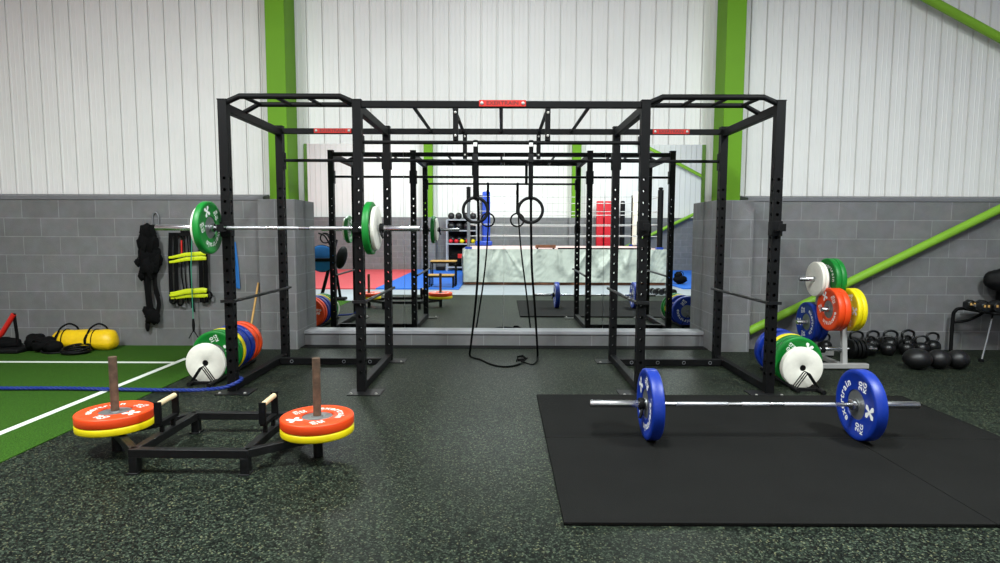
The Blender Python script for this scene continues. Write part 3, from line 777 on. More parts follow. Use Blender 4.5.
for s_ in range(3):
    pts = []; acc = 0
    for i, p in enumerate(path):
        if i: acc += (p - path[i - 1]).length
        t = (path[min(i + 1, len(path) - 1)] - path[max(i - 1, 0)]).normalized()
        R = frame(t); a = acc * 2 * PI / 0.13 + s_ * 2 * PI / 3
        pts.append(p + R.col[0] * (0.008 * math.cos(a)) + R.col[1] * (0.008 * math.sin(a)))
    rope.tube(pts, 0.0092, 7)
tag(rope.build('rope', 'rope_blue'), 'blue braided rope stretched across the turf to the outer rack upright', 'rope')

# ------------------------------------------------------------------ things on the blockwork beside the turf
WY = YL
h = thing('wall_hook', 'grey wire loop hook on the block wall above the black harness', 'hook', (-4.21, WY, 1.5))
MB().tube(spline([(-0.035, -0.02, 0), (-0.036, -0.02, 0.10), (0, -0.02, 0.145), (0.036, -0.02, 0.10), (0.035, -0.02, 0)], 6), 0.008, 8).build('wire_loop', 'post_grey', h)
MB().bb(-0.14, 0.06, -0.03, -0.001, -0.045, -0.005).build('back_bar', 'steel_black', h)
for x in (-0.13, -0.08): MB().tube([(x, -0.02, -0.02), (x, -0.06, 0.0), (x, -0.06, 0.05)], 0.006, 8).build('prong', 'post_grey', h)
har = thing('harness', 'black tangled strap harness hanging on the block wall behind the turf', 'harness', (-4.27, WY, 0.9))
hb = MB()
rh = random.Random(12)
for i, (x, z, rx, rz) in enumerate(((-0.03, 0.52, 0.07, 0.09), (0.04, 0.50, 0.06, 0.10), (-0.06, 0.38, 0.085, 0.12), (0.06, 0.36, 0.075, 0.12), (-0.07, 0.23, 0.09, 0.12), (0.07, 0.20, 0.085, 0.13), (-0.03, 0.10, 0.085, 0.11), (0.07, 0.08, 0.07, 0.09), (-0.14, 0.14, 0.055, 0.05), (0.135, 0.17, 0.05, 0.085), (-0.12, -0.02, 0.035, 0.06), (0.01, 0.0, 0.05, 0.07))):
    hb.ball((x, -0.085 + rh.uniform(-0.015, 0.01), z), (rx, 0.045, rz), 16, 12, Matrix.Rotation(rh.uniform(-0.4, 0.4), 3, 'Y'), 0.22, 40 + i)
har.scale = (0.86, 1, 1)
hb.build('padding', 'fabric_black', har)
for i, pts in enumerate(([(-0.09, -0.07, 0.08), (-0.07, -0.07, -0.2), (-0.06, -0.06, -0.5), (-0.08, -0.06, -0.62)], [(-0.02, -0.075, 0.08), (-0.03, -0.07, -0.25), (0.0, -0.06, -0.55)], [(0.05, -0.07, 0.08), (0.06, -0.07, -0.2), (0.09, -0.06, -0.36), (0.05, -0.06, -0.52)], [(0.09, -0.07, 0.1), (0.05, -0.07, -0.1), (0.09, -0.065, -0.28)])):
    MB().tube(spline(pts, 6), 1.0, 8, True, (0.03, 0.006), (1, 0, 0)).build('strap', 'fabric_black', har)
MB().ball((0.0, -0.07, -0.52), (0.11, 0.045, 0.09), 14, 10, None, 0.25, 8).ball((-0.11, -0.06, -0.45), (0.04, 0.03, 0.05), 10, 8, None, 0.2, 9).ball((-0.09, -0.055, -0.64), (0.035, 0.025, 0.07), 10, 8, None, 0.1, 2).build('buckled_end', 'fabric_black', har)

lad = thing('agility_ladder', 'folded agility ladder with neon yellow rungs and black straps hanging on the block wall', 'agility ladder', (-3.83, WY, 1.0))
for x in (-0.205, -0.135, 0.165, 0.225):
    MB().tube([(x + 0.02, -0.05, 0.40), (x, -0.055, 0.1), (x - 0.005, -0.055, -0.45)], 1.0, 8, True, (0.026, 0.006), (1, 0, 0)).build('strap', 'fabric_black', lad)
for z0, z1, y in ((0.10, 0.15, -0.085), (0.045, 0.095, -0.075), (-0.335, -0.29, -0.085), (-0.395, -0.36, -0.075), (-0.36, -0.30, -0.1)):
    MB().tube([(-0.205, y, z0), (-0.16, y, z0 + 0.004), (0.0, y - 0.01, (z0 + z1) / 2 + 0.012), (0.19, y, z1), (0.245, y, z1 - 0.004)], [0.55, 0.7, 1.0, 1.15, 0.9], 10, True, (0.023, 0.008), (0, 0, 1)).build('rung', 'neon', lad)
for x, z in ((-0.19, -0.42), (0.19, -0.40), (-0.10, -0.44), (0.25, -0.36)):
    MB().torus((x, -0.06, z), 0.045, 0.012, frame((0.3, 1, 0)), 16, 6).build('strap_loop', 'fabric_black', lad)
MB().bb(-0.22, 0.24, -0.04, -0.001, 0.36, 0.40).build('hanging_bar', 'steel_black', lad)
cord = thing('resistance_tube', 'teal resistance cord with black triangular handle hanging beside the neon ladder', 'resistance cord', (-3.745, WY, 0.8))
MB().tube([(0.03, -0.13, 0.6), (0.0, -0.13, 0.2), (0.0, -0.13, -0.45)], 0.006, 8).build('cord', 'teal', cord)
MB().tube([(0, -0.13, -0.44), (0.002, -0.13, -0.52), (0, -0.13, -0.6)], [0.012, 0.018, 0.012], 10).tube([(0, -0.13, -0.58), (-0.06, -0.13, -0.68)], 0.006, 6).tube([(0, -0.13, -0.58), (0.06, -0.13, -0.68)], 0.006, 6).build('handle', 'rubber_black', cord)
sk = thing('skipping_rope', 'dark skipping ropes hanging in a bunch between the ladder straps', 'skipping rope', (-3.87, WY, 1.0))
for i, x in enumerate((-0.03, 0.0, 0.04, 0.07)):
    MB().tube(spline([(x, -0.03, 0.42), (x + 0.01, -0.035, 0.2), (x + random.uniform(-.02, .02), -0.03, -0.1), (x + 0.02, -0.03, -0.42 - 0.05 * i)], 6), 0.008, 7).build('cord', 'fabric_black', sk)
MB().tube([(-0.02, -0.05, 0.31), (-0.025, -0.05, 0.14)], 0.010, 8).build('handle', 'red', sk, label='thin red handle')
MB().bb(-0.04, 0.1, -0.03, -0.001, 0.40, 0.43).build('peg_bar', 'steel_black', sk)
bd = thing('resistance_band', 'blue flat resistance band hanging behind the outer rack upright', 'resistance band', (-3.27, WY, 1.0))
MB().tube([(-0.03, -0.02, 0.29), (0, -0.03, 0.0), (0.03, -0.025, -0.27), (0.045, -0.025, -0.28), (0.03, -0.015, 0.0), (0.005, -0.015, 0.29)], 1.0, 8, True, (0.018, 0.004), (1, 0, 0)).build('band', 'band_blue', bd)
MB().tube([(-0.012, -0.0005, 0.285), (-0.012, -0.04, 0.285), (-0.012, -0.04, 0.31)], 0.006, 8).build('peg', 'post_grey', bd)
tag(MB().tube([(-3.005, 6.93, 0.001), (-2.985, 7.283, 0.79)], 0.013, 12).build('wooden_pole', 'wood_stick'), 'wooden pole leaning on the block wall behind the orange plates', 'pole')

# ------------------------------------------------------------------ gear on the turf by the wall
sb = thing('sandbag', 'yellow vinyl sandbag with black handles lying on the turf against the wall', 'sandbag', (-4.98, 7.05, 0.006))
sb.scale = (0.93, 0.95, 0.95)
prof = [(0.02, -0.40), (0.07, -0.395), (0.115, -0.36), (0.13, -0.28), (0.126, -0.14), (0.133, 0.0), (0.127, 0.12), (0.135, 0.25), (0.125, 0.34), (0.075, 0.39), (0.02, 0.40)]
body = MB().lathe(prof, 40, (0, 0, 0.118), frame((1, 0, 0)))
rnd = random.Random(4)
body.v = [(x + 0.006 * math.sin(30 * z + 9 * y), y * (1.06 if z < 0.1 else 1) + 0.007 * math.sin(23 * x + 14 * z), max(0.001, z + 0.009 * math.sin(19 * x + 2) * math.sin(16 * y))) for x, y, z in body.v]
body.build('bag_body', 'yellow_bag', sb, ang=80)
for x in (-0.24, 0.14):
    MB().torus((x, 0, 0.118), 0.137, 0.006, Matrix.Rotation(0.12, 3, 'Z') @ frame((1, 0, 0)), 40, 6).build('strap_band', 'fabric_black', sb)
    MB().tube(spline([(x - 0.05, -0.10, 0.20), (x - 0.02, -0.07, 0.28), (x + 0.04, -0.01, 0.325), (x + 0.10, 0.03, 0.29), (x + 0.12, 0.05, 0.24)], 6), 1.0, 8, True, (0.014, 0.006), (1, 0, 0)).build('handle', 'fabric_black', sb)
    MB().tube(spline([(x - 0.055, -0.135, 0.09), (x - 0.055, -0.135, 0.15), (x - 0.045, -0.105, 0.205)], 6), 1.0, 8, True, (0.018, 0.005), (1, 0, 0)).build('handle_tab', 'fabric_black', sb)
bb_ = thing('kit_bag', 'slumped black kit bag on the turf between the red handle and the yellow sandbag', 'bag', (-5.44, 6.93, 0.006))
bb_.scale = (0.82, 0.85, 0.95)
MB().ball((-0.10, 0.05, 0.105), (0.14, 0.13, 0.105), 24, 14, None, 0.12, 11).ball((0.10, -0.02, 0.09), (0.18, 0.15, 0.09), 24, 14, None, 0.14, 12).ball((0.27, -0.10, 0.075), (0.12, 0.10, 0.075), 20, 12, None, 0.12, 14).build('bag_body', 'fabric_black', bb_, ang=80)
MB().tube(spline([(-0.02, -0.12, 0.10), (0.05, -0.16, 0.16), (0.14, -0.14, 0.13)], 6), 0.009, 8).build('carry_strap', 'fabric_black', bb_)
cb = thing('cable_coil', 'coiled black cable on the turf in front of the yellow sandbag', 'cable', (-4.93, 6.80, 0.006))
for i, (r, z, dx) in enumerate(((0.13, 0.012, 0), (0.14, 0.03, 0.015), (0.125, 0.048, -0.01), (0.135, 0.066, 0.01))):
    MB().torus((dx, 0, z), r, 0.012, Matrix.Rotation(0.08 * (i - 1), 3, 'X'), 40, 8).build('cable_loop', 'rubber_black', cb)
MB().tube(spline([(-0.14, 0.02, 0.012), (-0.24, -0.05, 0.012), (-0.36, -0.02, 0.012), (-0.40, 0.0, 0.03)], 6), 0.011, 8).build('cable_end', 'rubber_black', cb)
rs = thing('drag_sled', 'low black drag sled with a red slanted handle at the edge of the turf', 'sled', (-5.85, 6.95, 0.006))
MB().bb(-0.55, 0.28, -0.20, 0.12, 0.0, 0.05).build('tray', 'rubber_black', rs, 0.015)
MB().ball((-0.12, 0.0, 0.09), (0.28, 0.13, 0.07), 20, 12, None, 0.15, 21).build('folded_cover', 'fabric_black', rs, ang=80)
MB().tube([(-0.42, -0.05, 0.02), (-0.10, -0.06, 0.13), (0.0, -0.06, 0.21), (0.15, -0.05, 0.44)], 0.028, 14).build('handle', 'red', rs, label='red tubular handle')
MB().tube([(0.15, -0.05, 0.45), (0.155, -0.03, 0.2), (0.15, -0.02, 0.04)], 1.0, 8, True, (0.022, 0.006), (1, 0, 0)).build('strap', 'fabric_black', rs)

# ------------------------------------------------------------------ kettlebells, balls, dumbbell bench
kb0 = None
def kettlebell(x, y, s, rz, label):
    global kb0
    if kb0 is None:
        kb0 = thing('kettlebell', label, 'kettlebell', group='kettlebells by the wall')
        prof = [(0.0, 0.0), (0.058, 0.0), (0.066, 0.006), (0.092, 0.045), (0.102, 0.09), (0.096, 0.13), (0.074, 0.162), (0.046, 0.178), (0.0, 0.184)]
        MB().lathe([(max(r, 0.001), z) for r, z in prof], 28).build('bell', 'iron_black', kb0)
        hp = spline([(-0.055, 0, 0.155), (-0.084, 0, 0.205), (-0.072, 0, 0.255), (0, 0, 0.278), (0.072, 0, 0.255), (0.084, 0, 0.205), (0.055, 0, 0.155)], 6)
        MB().tube(hp, 0.0155, 12).build('handle', 'iron_black', kb0)
        o = kb0
    else:
        o = dup(kb0)
    s *= 0.88; o.location = (x, y + 0.04, 0); o.rotation_euler = (0, 0, rz); o.scale = (s, s, s)
    tag(o, label, 'kettlebell', 'kettlebells by the wall'); return o
KL = ['black kettlebell at the row end nearest the slam balls and bench', 'black kettlebell in the rear row, second from the bench end', 'black kettlebell in the rear row, third from the bench end', 'black kettlebell in the rear row, fourth from the bench end', 'black kettlebell in the rear row nearest the weight tree']
KP = [((932, 0.97), 5.11, 6.98, 1.0, 0.1), (None, 4.90, 7.10, 1.04, 0.1), (None, 4.69, 7.10, 1.02, -0.1), (None, 4.48, 7.10, 1.0, 0.15), (None, 4.28, 7.10, 0.98, -0.05)]
for l_, (q, x, y, s_, rz) in zip(KL, KP): kettlebell(x, y, s_, rz, l_)
for l_, x, y, s_, rz in (('black kettlebell in the front row right behind the largest slam ball', 4.74, 6.88, 0.92, 0.5), ('black kettlebell in the front row, second from the ribbed dumbbell', 4.51, 6.86, 0.9, -0.4), ('black kettlebell in the front row next to the ribbed dumbbell', 4.30, 6.86, 0.88, 0.3), ('black kettlebell in the front row beside the end one of the row', 4.93, 6.90, 0.9, -0.3),
                         ('small black kettlebell on the floor behind the weight tree foot', 3.42, 6.52, 0.62, 0.6), ('black kettlebell on the floor under the rear peg of the weight tree', 3.86, 7.02, 0.9, 0.3)):
    kettlebell(x, y, s_, rz, l_)
db = thing('ribbed_dumbbell', 'heavy black ribbed dumbbell on the floor beside the silver weight tree', 'dumbbell', (4.03, 6.72, 0))
X = frame((1, 0, 0))
prof = []
for k in range(4):
    a = -0.11 + k * 0.045
    prof += [(0.085, a), (0.108, a + 0.006), (0.108, a + 0.036), (0.085, a + 0.042)]
MB().lathe(prof, 28, (0.03, 0, 0.108), X).build('plate_stack', 'iron_black', db)
MB().lathe([(0.016, -0.16), (0.018, -0.155), (0.018, 0.2), (0.016, 0.205)], 16, (0.03, 0, 0.108), X).build('handle_bar', 'chrome', db)
for l_, x, y, rr in (('largest black slam ball on the floor in front of the kettlebells', 4.36, 6.19, (0.136, 0.13, 0.109)), ('black slam ball in the middle of the three, in front of the wall', 4.60, 6.21, (0.108, 0.108, 0.102)), ('black slam ball at the end of the three nearest the bench', 4.80, 6.21, (0.106, 0.106, 0.101))):
    o = tag(MB().ball((0, 0, 0), rr, 40, 24).build('slam_ball', 'ball_black', ang=80), l_, 'ball', 'black slam balls'); o.location = (x, y, rr[2] + 0.001)
st = thing('dumbbell_bench', 'low black tube frame bench carrying dumbbells against the block wall', 'bench', (5.75, 6.9, 0))
MB().tube(spline([(-0.34, 0.22, 0), (-0.34, 0.22, 0.40), (-0.33, 0.2, 0.50), (-0.26, 0.18, 0.53), (0.1, 0.15, 0.53)], 6), 0.02, 12).build('leg', 'steel_black', st)
MB().tube(spline([(-0.33, 0.20, 0.36), (-0.2, 0.18, 0.385), (-0.08, 0.16, 0.45), (0.0, 0.15, 0.52)], 6), 0.016, 10).build('brace', 'steel_black', st)
MB().tube([(-0.13, -0.10, 0.50), (-0.28, -0.23, 0.25), (-0.425, -0.35, 0.02)], 0.010, 10).build('leg', 'chrome', st, label='slanted chrome leg')
MB().lathe([(0.02, 0), (0.026, 0.004), (0.026, 0.03), (0.015, 0.035)], 16, (-0.43, -0.353, 0)).build('rubber_foot', 'rubber_black', st)
MB().bb(-0.2, 0.75, -0.20, 0.26, 0.50, 0.535).build('top_board', 'rubber_black', st, 0.012)
MB().tube([(0.65, 0.2, 0), (0.65, 0.2, 0.5)], 0.02, 12).build('leg', 'steel_black', st)
MB().tube([(0.65, -0.12, 0), (0.65, -0.12, 0.5)], 0.02, 12).build('leg', 'steel_black', st)
def hexdb(x, y, label):
    d = thing('hex_dumbbell', label, 'dumbbell', (x, y, 0.535), 'dumbbells on the bench')
    for yy in (-0.10, 0.10):
        poly = [(0.062 * math.cos(k * PI / 3 + PI / 6), 0.062 * math.sin(k * PI / 3 + PI / 6)) for k in range(6)]
        hd = MB().prism(poly, -0.045, 0.045, (0, yy, 0.055), frame((0, 1, 0))).build('head', 'iron_black', d, 0.008)
        mk = MB()
        for px in (-0.022, 0.022): mk.box((px, yy - 0.0465, 0.07), (0.022, 0.002, 0.028))
        mk.build('marking', 'neon' if False else M['wood_stick'], hd, label='yellow markings')
    MB().tube([(0, -0.06, 0.055), (0, 0.06, 0.055)], 0.016, 12).build('handle', 'chrome', d)
for i, x in enumerate((5.46, 5.60, 5.76, 5.90)):
    hexdb(x, 6.84, ['black hex dumbbell at the near end of the bench by the kettlebells', 'second black hex dumbbell along the bench', 'third black hex dumbbell along the bench, under the hanging pads', 'fourth black hex dumbbell along the bench, at the picture edge'][i])
pp = thing('boxing_pads', 'black padded gloves and straps piled behind the dumbbells at the wall', 'pads', (5.93, 7.05, 0.51))
MB().ball((0.02, 0.02, 0.36), (0.21, 0.13, 0.15), 24, 14, None, 0.1, 31).ball((0.25, 0.0, 0.30), (0.22, 0.14, 0.2), 24, 14, None, 0.1, 32).build('pad', 'rubber_black', pp, ang=80)
MB().bb(0.0, 0.34, -0.08, 0.12, 0.0, 0.30).build('crate', 'fabric_black', pp, 0.03)

# ------------------------------------------------------------------ far half of the gym, seen in the mirrors
tag(MB().bb(XL, -3.12, FY, 0.32, -0.011, 0.022).build('foam_mat', 'mat_red', None, 0.004), 'large red foam floor mat reflected in the mirror', 'mat', 'martial arts floor mats')
tag(MB().bb(-3.115, -1.06, FY, 0.32, -0.011, 0.022).build('foam_mat', 'mat_blue', None, 0.004), 'blue foam floor mat beside the red mat, reflected in the mirror', 'mat', 'martial arts floor mats')
tag(MB().bb(4.55, XR, FY, 0.0, -0.011, 0.022).build('foam_mat', 'mat_blue', None, 0.004), 'blue foam floor mat past the ring corner, reflected by the right pier', 'mat', 'martial arts floor mats')
RX0, RX1, RY0, RY1, RZ = -1.03, 4.40, -1.0, -5.0, 0.95
ring = thing('boxing_ring', 'raised boxing ring with a wrinkled white apron, reflected in the mirrors', 'boxing ring', (1.7, -3.0, 0))
RG = []
RG.append(MB().bb(RX0 + 0.06, RX1 - 0.06, RY1, RY0 - 0.05, 0.0, RZ - 0.03).build('platform', 'wood_brown', ring))
RG.append(MB().bb(RX0 + 0.01, RX1 - 0.01, RY1 - 0.02, RY0 - 0.01, RZ - 0.03, RZ).build('canvas', 'canvas', ring, 0.01))
RG.append(MB().bb(RX0 + 0.02, RX1 - 0.02, RY0 - 0.06, RY0 - 0.015, 0.0, 0.07).build('timber_kerb', 'wood_brown', ring, 0.004))
# apron: pleated sheet with diagonal folds
def apron(p0, p1, nrm, nu, nv, z0, z1, seed):
    rnd = random.Random(seed); vs = []
    p0, p1, nrm = V(p0), V(p1), V(nrm); Ln = (p1 - p0).length
    drape = [(rnd.uniform(0, Ln), rnd.uniform(0.25, 0.6), rnd.uniform(-1, 1), rnd.uniform(0.03, 0.085)) for _ in range(int(Ln * 3.5))]
    for j in range(nv + 1):
        t = j / nv; z = z1 + (z0 - z1) * t
        for i in range(nu + 1):
            u = Ln * i / nu
            d = 0.012 + 0.012 * math.sin(7 * u + 2 * t) * t
            for c0, w, sl, am in drape:
                x = (u - c0 - sl * (t - 0.0) * 0.6) / (w * (0.10 + 0.30 * abs(t - 0.1)))
                d += am * math.exp(-x * x) * (0.35 + 0.65 * math.sin(PI * min(1, t + 0.15)))
            d += 0.006 * (math.sin(17 * u + 9 * z + 2 * math.sin(7 * z + 3 * u)) * math.sin(23 * z - 11 * u + seed) + 0.7 * math.sin(53 * u - 37 * z + 3 * math.sin(11 * u))) * (0.4 + 0.6 * math.sin(1.7 * u + seed) ** 2)
            vs.append(p0 + (p1 - p0) * (i / nu) + nrm * d + V((0, 0, z)))
    fs = [(j * (nu + 1) + i, j * (nu + 1) + i + 1, (j + 1) * (nu + 1) + i + 1, (j + 1) * (nu + 1) + i) for j in range(nv) for i in range(nu)]
    return MB().add(vs, fs)
RG.append(apron((RX0, RY0, 0), (RX1, RY0, 0), (0, 1, 0), 420, 40, 0.07, RZ + 0.005, 5).build('apron', 'tarp', ring, ang=80))
RG.append(apron((RX1, RY0, 0), (RX1, RY1, 0), (1, 0, 0), 120, 16, 0.03, RZ + 0.005, 6).build('apron', 'tarp', ring, ang=80))
RG.append(apron((RX0, RY0, 0), (RX0, RY1, 0), (-1, 0, 0), 120, 16, 0.03, RZ + 0.005, 7).build('apron', 'tarp', ring, ang=80))
cor = {'nl': (-0.90, -1.15), 'nr': (4.24, -1.15), 'fl': (-0.70, -4.85), 'fr': (4.30, -4.85)}
for k_, (x, y) in cor.items():
    p_ = MB().tube([(x, y, RZ), (x, y, 2.55)], 0.045, 16).build('corner_post', 'post_grey' if k_[1] == 'l' else 'steel_black', ring); RG.append(p_)
    MB().lathe([(0.05, 0), (0.06, 0.01), (0.06, 0.05), (0.03, 0.06)], 16, (x, y, 2.55)).build('post_cap', 'rubber_black', p_)
    MB().bb(x - 0.09, x + 0.09, y - 0.09, y + 0.09, RZ, RZ + 0.06).build('post_foot', 'pad_blue', p_, 0.01)
x, y = cor['nl']; RG.append(MB().bb(x - 0.055, x + 0.055, y - 0.055, y + 0.055, 2.2, 2.56).build('post_sleeve', 'rubber_black', ring, 0.02))
x, y = cor['nr']; RG.append(MB().tube([(x, y, RZ + 0.06), (x, y, 2.54)], 0.075, 18).build('corner_pad', 'rubber_black', ring, label='black corner pad'))
x, y = cor['fl']; RG.append(MB().bb(x + 0.05, x + 0.31, y + 0.05, y + 0.22, RZ + 0.1, 2.72).build('corner_pad', 'pad_blue', ring, 0.05, label='blue corner pad'))
RG.append(MB().bb(x - 0.18, x + 0.38, y + 0.0, y + 0.35, RZ + 0.005, RZ + 0.16).build('corner_stool', 'pad_blue', ring, 0.04))
x, y = cor['fr']; RG.append(MB().bb(x - 0.02, x + 0.16, y + 0.04, y + 0.2, RZ + 0.02, 2.74).build('corner_pad', 'cream', ring, 0.05, label='cream corner pad'))
for z in (1.30, 1.62, 1.97, 2.36):
    for a, b_ in (('nl', 'nr'), ('nl', 'fl'), ('nr', 'fr'), ('fl', 'fr')):
        (ax, ay), (bx, by) = cor[a], cor[b_]
        k = (z - 1.3) * 0.0
        RG.append(MB().tube([(ax, ay, z), ((ax + bx) / 2, (ay + by) / 2, z - 0.015), (bx, by, z)], 0.012 if a != 'nl' or b_ != 'nr' else 0.009, 8).build('ring_rope', 'rope_white', ring))
for o in RG: o.matrix_parent_inverse = Matrix.Translation((-1.7, 3.0, 0))
pk = thing('plank_bench', 'short brown plank bench lying on the edge of the boxing ring', 'bench', (1.18, -1.28, RZ))
MB().bb(-0.27, 0.27, -0.12, 0.12, 0.035, 0.115).build('plank', 'wood_brown', pk, 0.006)
for x in (-0.22, 0.22): MB().bb(x - 0.02, x + 0.02, -0.10, 0.10, 0.0, 0.036).build('leg', 'steel_black', pk)
tag(MB().bb(1.5, 4.0, -1.12, -1.07, RZ, RZ + 0.04).build('dark_batten', 'rubber_black', None, 0.005), 'long dark batten along the front edge of the boxing ring', 'batten')
for i, x in enumerate((3.52, 3.81)):
    tag(MB().bb(x - 0.125, x + 0.125, FY + 0.135, FY + 0.3, 0.5, 2.52).build('wall_pad', 'pad_red', None, 0.03), ['tall red crash pad on the far wall, the one farther from the black pad', 'tall red crash pad on the far wall, the one nearer the black pad'][i], 'pad', 'red wall pads')
bp_ = thing('punch_bag', 'narrow black punch bag standing past the red wall pads', 'punch bag', (4.31, FY + 0.36, 0))
MB().lathe([(0.03, 0.45), (0.075, 0.47), (0.085, 0.6), (0.085, 2.4), (0.075, 2.5), (0.03, 2.52)], 24).build('bag', 'rubber_black', bp_)
MB().lathe([(0.02, 0.0), (0.2, 0.0), (0.2, 0.05), (0.04, 0.1), (0.04, 0.46)], 24).build('stand', 'steel_black', bp_)

# storage shelf
sh = thing('storage_shelf', 'white steel storage shelf filled with black balls and gloves, reflected in the mirror', 'shelf', (-1.43, -6.45, 0.022))
for x in (-0.53, 0.53):
    for y in (-0.22, 0.22): MB().bb(x - 0.025, x + 0.025, y - 0.025, y + 0.025, 0, 1.80).build('upright', 'white_frame', sh)
for z in (0.10, 0.93, 1.40, 1.78): MB().bb(-0.53, 0.53, -0.24, 0.24, z, z + 0.045).build('shelf_board', 'white_frame', sh)
MB().bb(-0.52, 0.52, -0.235, -0.225, 0.1, 1.78).build('back_panel', 'rubber_black', sh)
def bits(name, lab, cat, grp, m, lst):
    for i, (p, r) in enumerate(lst):
        o = tag(MB().ball((0, 0, 0), r, 18, 12).build(name, m, ang=80), lab, cat, grp); o.location = (-1.43 + p[0], -6.45 + p[1], 0.022 + p[2])
bits('medicine_ball', 'black medicine ball in the row on top of the storage shelf', 'ball', 'balls on top of the shelf', 'ball_black', [((x, 0.02, 1.825 + 0.12), 0.12) for x in (-0.38, -0.12, 0.14, 0.40)])
bits('medicine_ball', 'black medicine ball on the upper board of the storage shelf', 'ball', 'balls on the upper shelf', 'ball_black', [((x, 0.06, 1.445 + 0.14), 0.14) for x in (-0.38, -0.10, 0.18, 0.42)])
for i, x in enumerate((-0.40, -0.2, 0.0, 0.2, 0.4)):
    g = thing('boxing_glove', ['red boxing glove at the outer end of the glove shelf', 'red boxing glove second on the glove shelf', 'yellow boxing glove in the middle of the glove shelf', 'red boxing glove beside the yellow pair on the glove shelf', 'yellow boxing glove at the ring end of the glove shelf'][i], 'glove', (-1.43 + x, -6.36, 0.997), 'gloves on the shelf')
    MB().ball((0, 0.03, 0.075), (0.075, 0.09, 0.075), 18, 12, None, 0.05, i).ball((0.06, 0.0, 0.08), (0.03, 0.06, 0.03), 12, 8).build('mitt', 'pad_red' if i in (0, 1, 3) else 'p_yellow', g)
    MB().lathe([(0.05, 0), (0.055, 0.01), (0.058, 0.07)], 16, (0, -0.05, 0.07), frame((0, -1, 0))).build('cuff', 'fabric_black', g)
bits('medicine_ball', 'black medicine ball behind the gloves on the middle shelf', 'ball', 'balls behind the gloves', 'ball_black', [((x, -0.08, 0.975 + 0.13), 0.13) for x in (-0.36, -0.1, 0.16, 0.4)])
ho = thing('holdall', 'black holdall with a red patch on the lowest shelf', 'bag', (-1.5, -6.40, 0.168), 'bags on the shelf')
MB().ball((0, 0, 0.27), (0.4, 0.18, 0.265), 24, 14, None, 0.06, 3).build('bag_body', 'fabric_black', ho, ang=80)
MB().box((0.05, 0.18, 0.38), (0.24, 0.02, 0.16)).build('patch', 'red', ho, 0.008, label='red patch')
# step platforms with wooden tops
def step(label, x, y, w, d, h_):
    s_ = thing('step_platform', label, 'step', (x, y, 0.023 if y < 0.3 else 0), 'step platforms')
    for sx in (-1, 1):
        for sy in (-1, 1): MB().bb(sx * (w / 2 - 0.02) - 0.015, sx * (w / 2 - 0.02) + 0.015, sy * (d / 2 - 0.02) - 0.015, sy * (d / 2 - 0.02) + 0.015, 0, h_ - 0.03).build('leg', 'steel_black', s_)
        MB().bb(sx * (w / 2 - 0.02) - 0.012, sx * (w / 2 - 0.02) + 0.012, -d / 2 + 0.02, d / 2 - 0.02, 0.0, 0.03).build('base_rail', 'steel_black', s_)
        MB().bb(-w / 2 + 0.02, w / 2 - 0.02, sx * (d / 2 - 0.02) - 0.012, sx * (d / 2 - 0.02) + 0.012, h_ - 0.07, h_ - 0.03).build('top_rail', 'steel_black', s_)
    MB().bb(-w / 2, w / 2, -d / 2, d / 2, h_ - 0.03, h_).build('top_board', 'wood_stick', s_, 0.004)
step('tall black step platform with pale wooden top on the blue mat', -1.50, -0.42, 0.66, 0.42, 0.655)
step('low black step platform with pale wooden top in front of the tall one', -1.53, 0.02, 0.66, 0.36, 0.325)
# exercise machine with blue fan, beside the camera, seen only in the mirror
fm = thing('fan_machine', 'black exercise machine with a round blue fan, reflected at the mirror edge', 'exercise machine', (-3.7, 2.7, 0))
Yax = frame((0, 1, 0))
fan = MB().lathe([(0.02, -0.06), (0.24, -0.06), (0.27, -0.04), (0.27, 0.04), (0.24, 0.06), (0.02, 0.06)], 40, (0, 0, 0.86), Yax).build('fan_housing', 'band_blue', fm)
MB().torus((0, 0.0, 0.86), 0.272, 0.012, Yax, 48, 8).build('fan_rim', 'steel_black', fan)
MB().bb(-0.35, 0.28, 0.065, 0.10, 0.80, 0.87).build('cross_arm', 'steel_black', fm, 0.006)
MB().ball((0.40, 0.0, 0.88), (0.11, 0.10, 0.24), 24, 14, Matrix.Rotation(0.25, 3, 'Y')).build('padded_seat', 'rubber_black', fm)
MB().beam((0.30, 0, 1.25), (-0.05, 0, 0.0), 0.06, 0.06).build('frame_leg', 'steel_black', fm, 0.005)
MB().beam((0.22, 0, 1.0), (0.36, 0, 0.05), 0.05, 0.05).build('frame_leg', 'steel_black', fm, 0.005)
MB().bb(-0.26, 0.48, -0.12, 0.12, 0.001, 0.06).build('base', 'steel_black', fm, 0.02)
for s_ in (-1, 1): MB().tube(spline([(0.2, s_ * 0.05, 1.1), (0.1, s_ * 0.12, 1.32), (-0.02, s_ * 0.16, 1.38)], 6), 0.016, 10).build('handlebar', 'steel_black', fm)
MB().torus((0.08, 0.02, 1.28), 0.10, 0.014, Yax, 24, 8).build('handlebar', 'steel_black', fm)
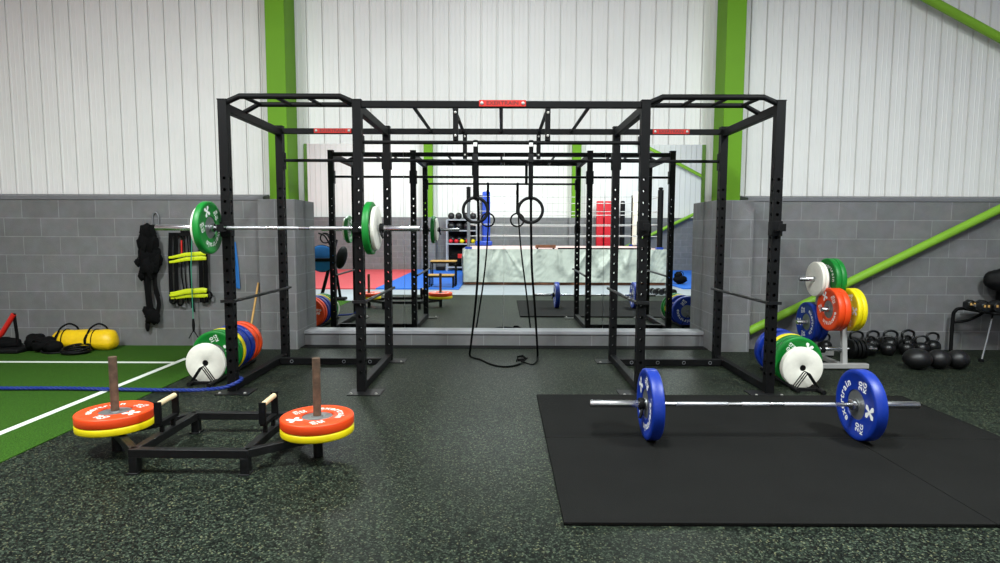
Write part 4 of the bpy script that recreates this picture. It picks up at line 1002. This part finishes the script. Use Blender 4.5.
# dumbbells and bag near the ring corner
for i, x in enumerate((3.50, 3.64, 3.78, 3.92)):
    d = thing('round_dumbbell', 'black round-headed dumbbell in the row on the pale floor by the ring', 'dumbbell', (x, 1.25, -0.011), 'dumbbells in front of the ring')
    for yy in (-0.13, 0.13): MB().lathe([(0.05, -0.06), (0.068, -0.05), (0.068, 0.05), (0.05, 0.06)], 20, (0, yy, 0.068), Yax).build('head', 'iron_black', d)
    MB().tube([(0, -0.1, 0.068), (0, 0.1, 0.068)], 0.017, 10).build('handle', 'chrome', d)
bg = thing('gear_bag', 'lumpy black bag on the blue mat beside the ring corner', 'bag', (4.80, -1.1, 0.022))
MB().ball((0, 0, 0.13), (0.18, 0.14, 0.13), 20, 12, None, 0.12, 41).ball((-0.05, 0, 0.24), (0.10, 0.10, 0.10), 16, 10, None, 0.12, 42).build('bag_body', 'fabric_black', bg, ang=80)
MB().torus((0.02, 0, 0.27), 0.07, 0.010, Yax, 20, 6).build('carry_strap', 'fabric_black', bg)
fb = tag(MB().bb(-2.35, -2.05, -6.5, -6.3, 0.022, 0.16).build('step_block', 'rubber_black', None, 0.02), 'low black block on the blue mat against the far wall', 'block')

# ------------------------------------------------------------------ light
LP = 0.50
def area(x, y, z, sx, sy, p, col=(0.925, 1.0, 0.99)):  # unseen area lights without fixtures, placed to balance the brightness of the room
    l = bpy.data.lights.new('unseen_lamp', 'AREA'); l.shape = 'RECTANGLE'; l.size = sx; l.size_y = sy; l.energy = p; l.color = col
    o = bpy.data.objects.new('unseen_lamp', l); C.objects.link(o); o.location = (x, y, z); return o
for x in (-4.0, 0.0, 4.0):
    for y, z, p in ((2.3, 5.5 if x == 0 else 4.7, 740 if x == 0 else 735), (-3.0, 4.6, 400)):
        l_ = area(x * (1.15 if y < 0 else 1), y, z, 0.5, 1.6, LP * p)
        if y < 0: l_.rotation_euler = (math.radians(-48), 0, 0)   # unseen row, added and tilted to brighten the far wall
w = bpy.data.worlds.new('world'); bpy.context.scene.world = w; w.use_nodes = True
w.node_tree.nodes['Background'].inputs[0].default_value = (0.8, 0.85, 0.9, 1); w.node_tree.nodes['Background'].inputs[1].default_value = 0.15

# ------------------------------------------------------------------ camera
f, pitch, yaw, roll, hc = 597.2204, 0.0840, -0.0032, 0.0030, 1.43
cp, sp, cy, sy, cr, sr = math.cos(pitch), math.sin(pitch), math.cos(yaw), math.sin(yaw), math.cos(roll), math.sin(roll)
R0_, F0, U0 = V((cy, -sy, 0)), V((sy * cp, cy * cp, -sp)), V((sy * sp, cy * sp, cp))
rt = R0_ * cr + U0 * sr; upv = U0 * cr - R0_ * sr
cam = bpy.data.cameras.new('camera'); cam.sensor_fit = 'HORIZONTAL'; cam.sensor_width = 36; cam.lens = f * 36 / 1000; cam.clip_start = 0.05; cam.clip_end = 100
co = bpy.data.objects.new('camera', cam); C.objects.link(co)
co.matrix_world = Matrix.Translation((0, 0, hc)) @ Matrix((rt, upv, -F0)).transposed().to_4x4()
sc = bpy.context.scene; sc.camera = co
sc.view_settings.view_transform = 'Standard'; sc.view_settings.look = 'None'
sc.view_settings.exposure = 0.0; sc.view_settings.gamma = 1.0; sc.view_settings.use_curve_mapping = False
sc.cycles.max_bounces = 10; sc.cycles.glossy_bounces = 6; sc.cycles.diffuse_bounces = 4
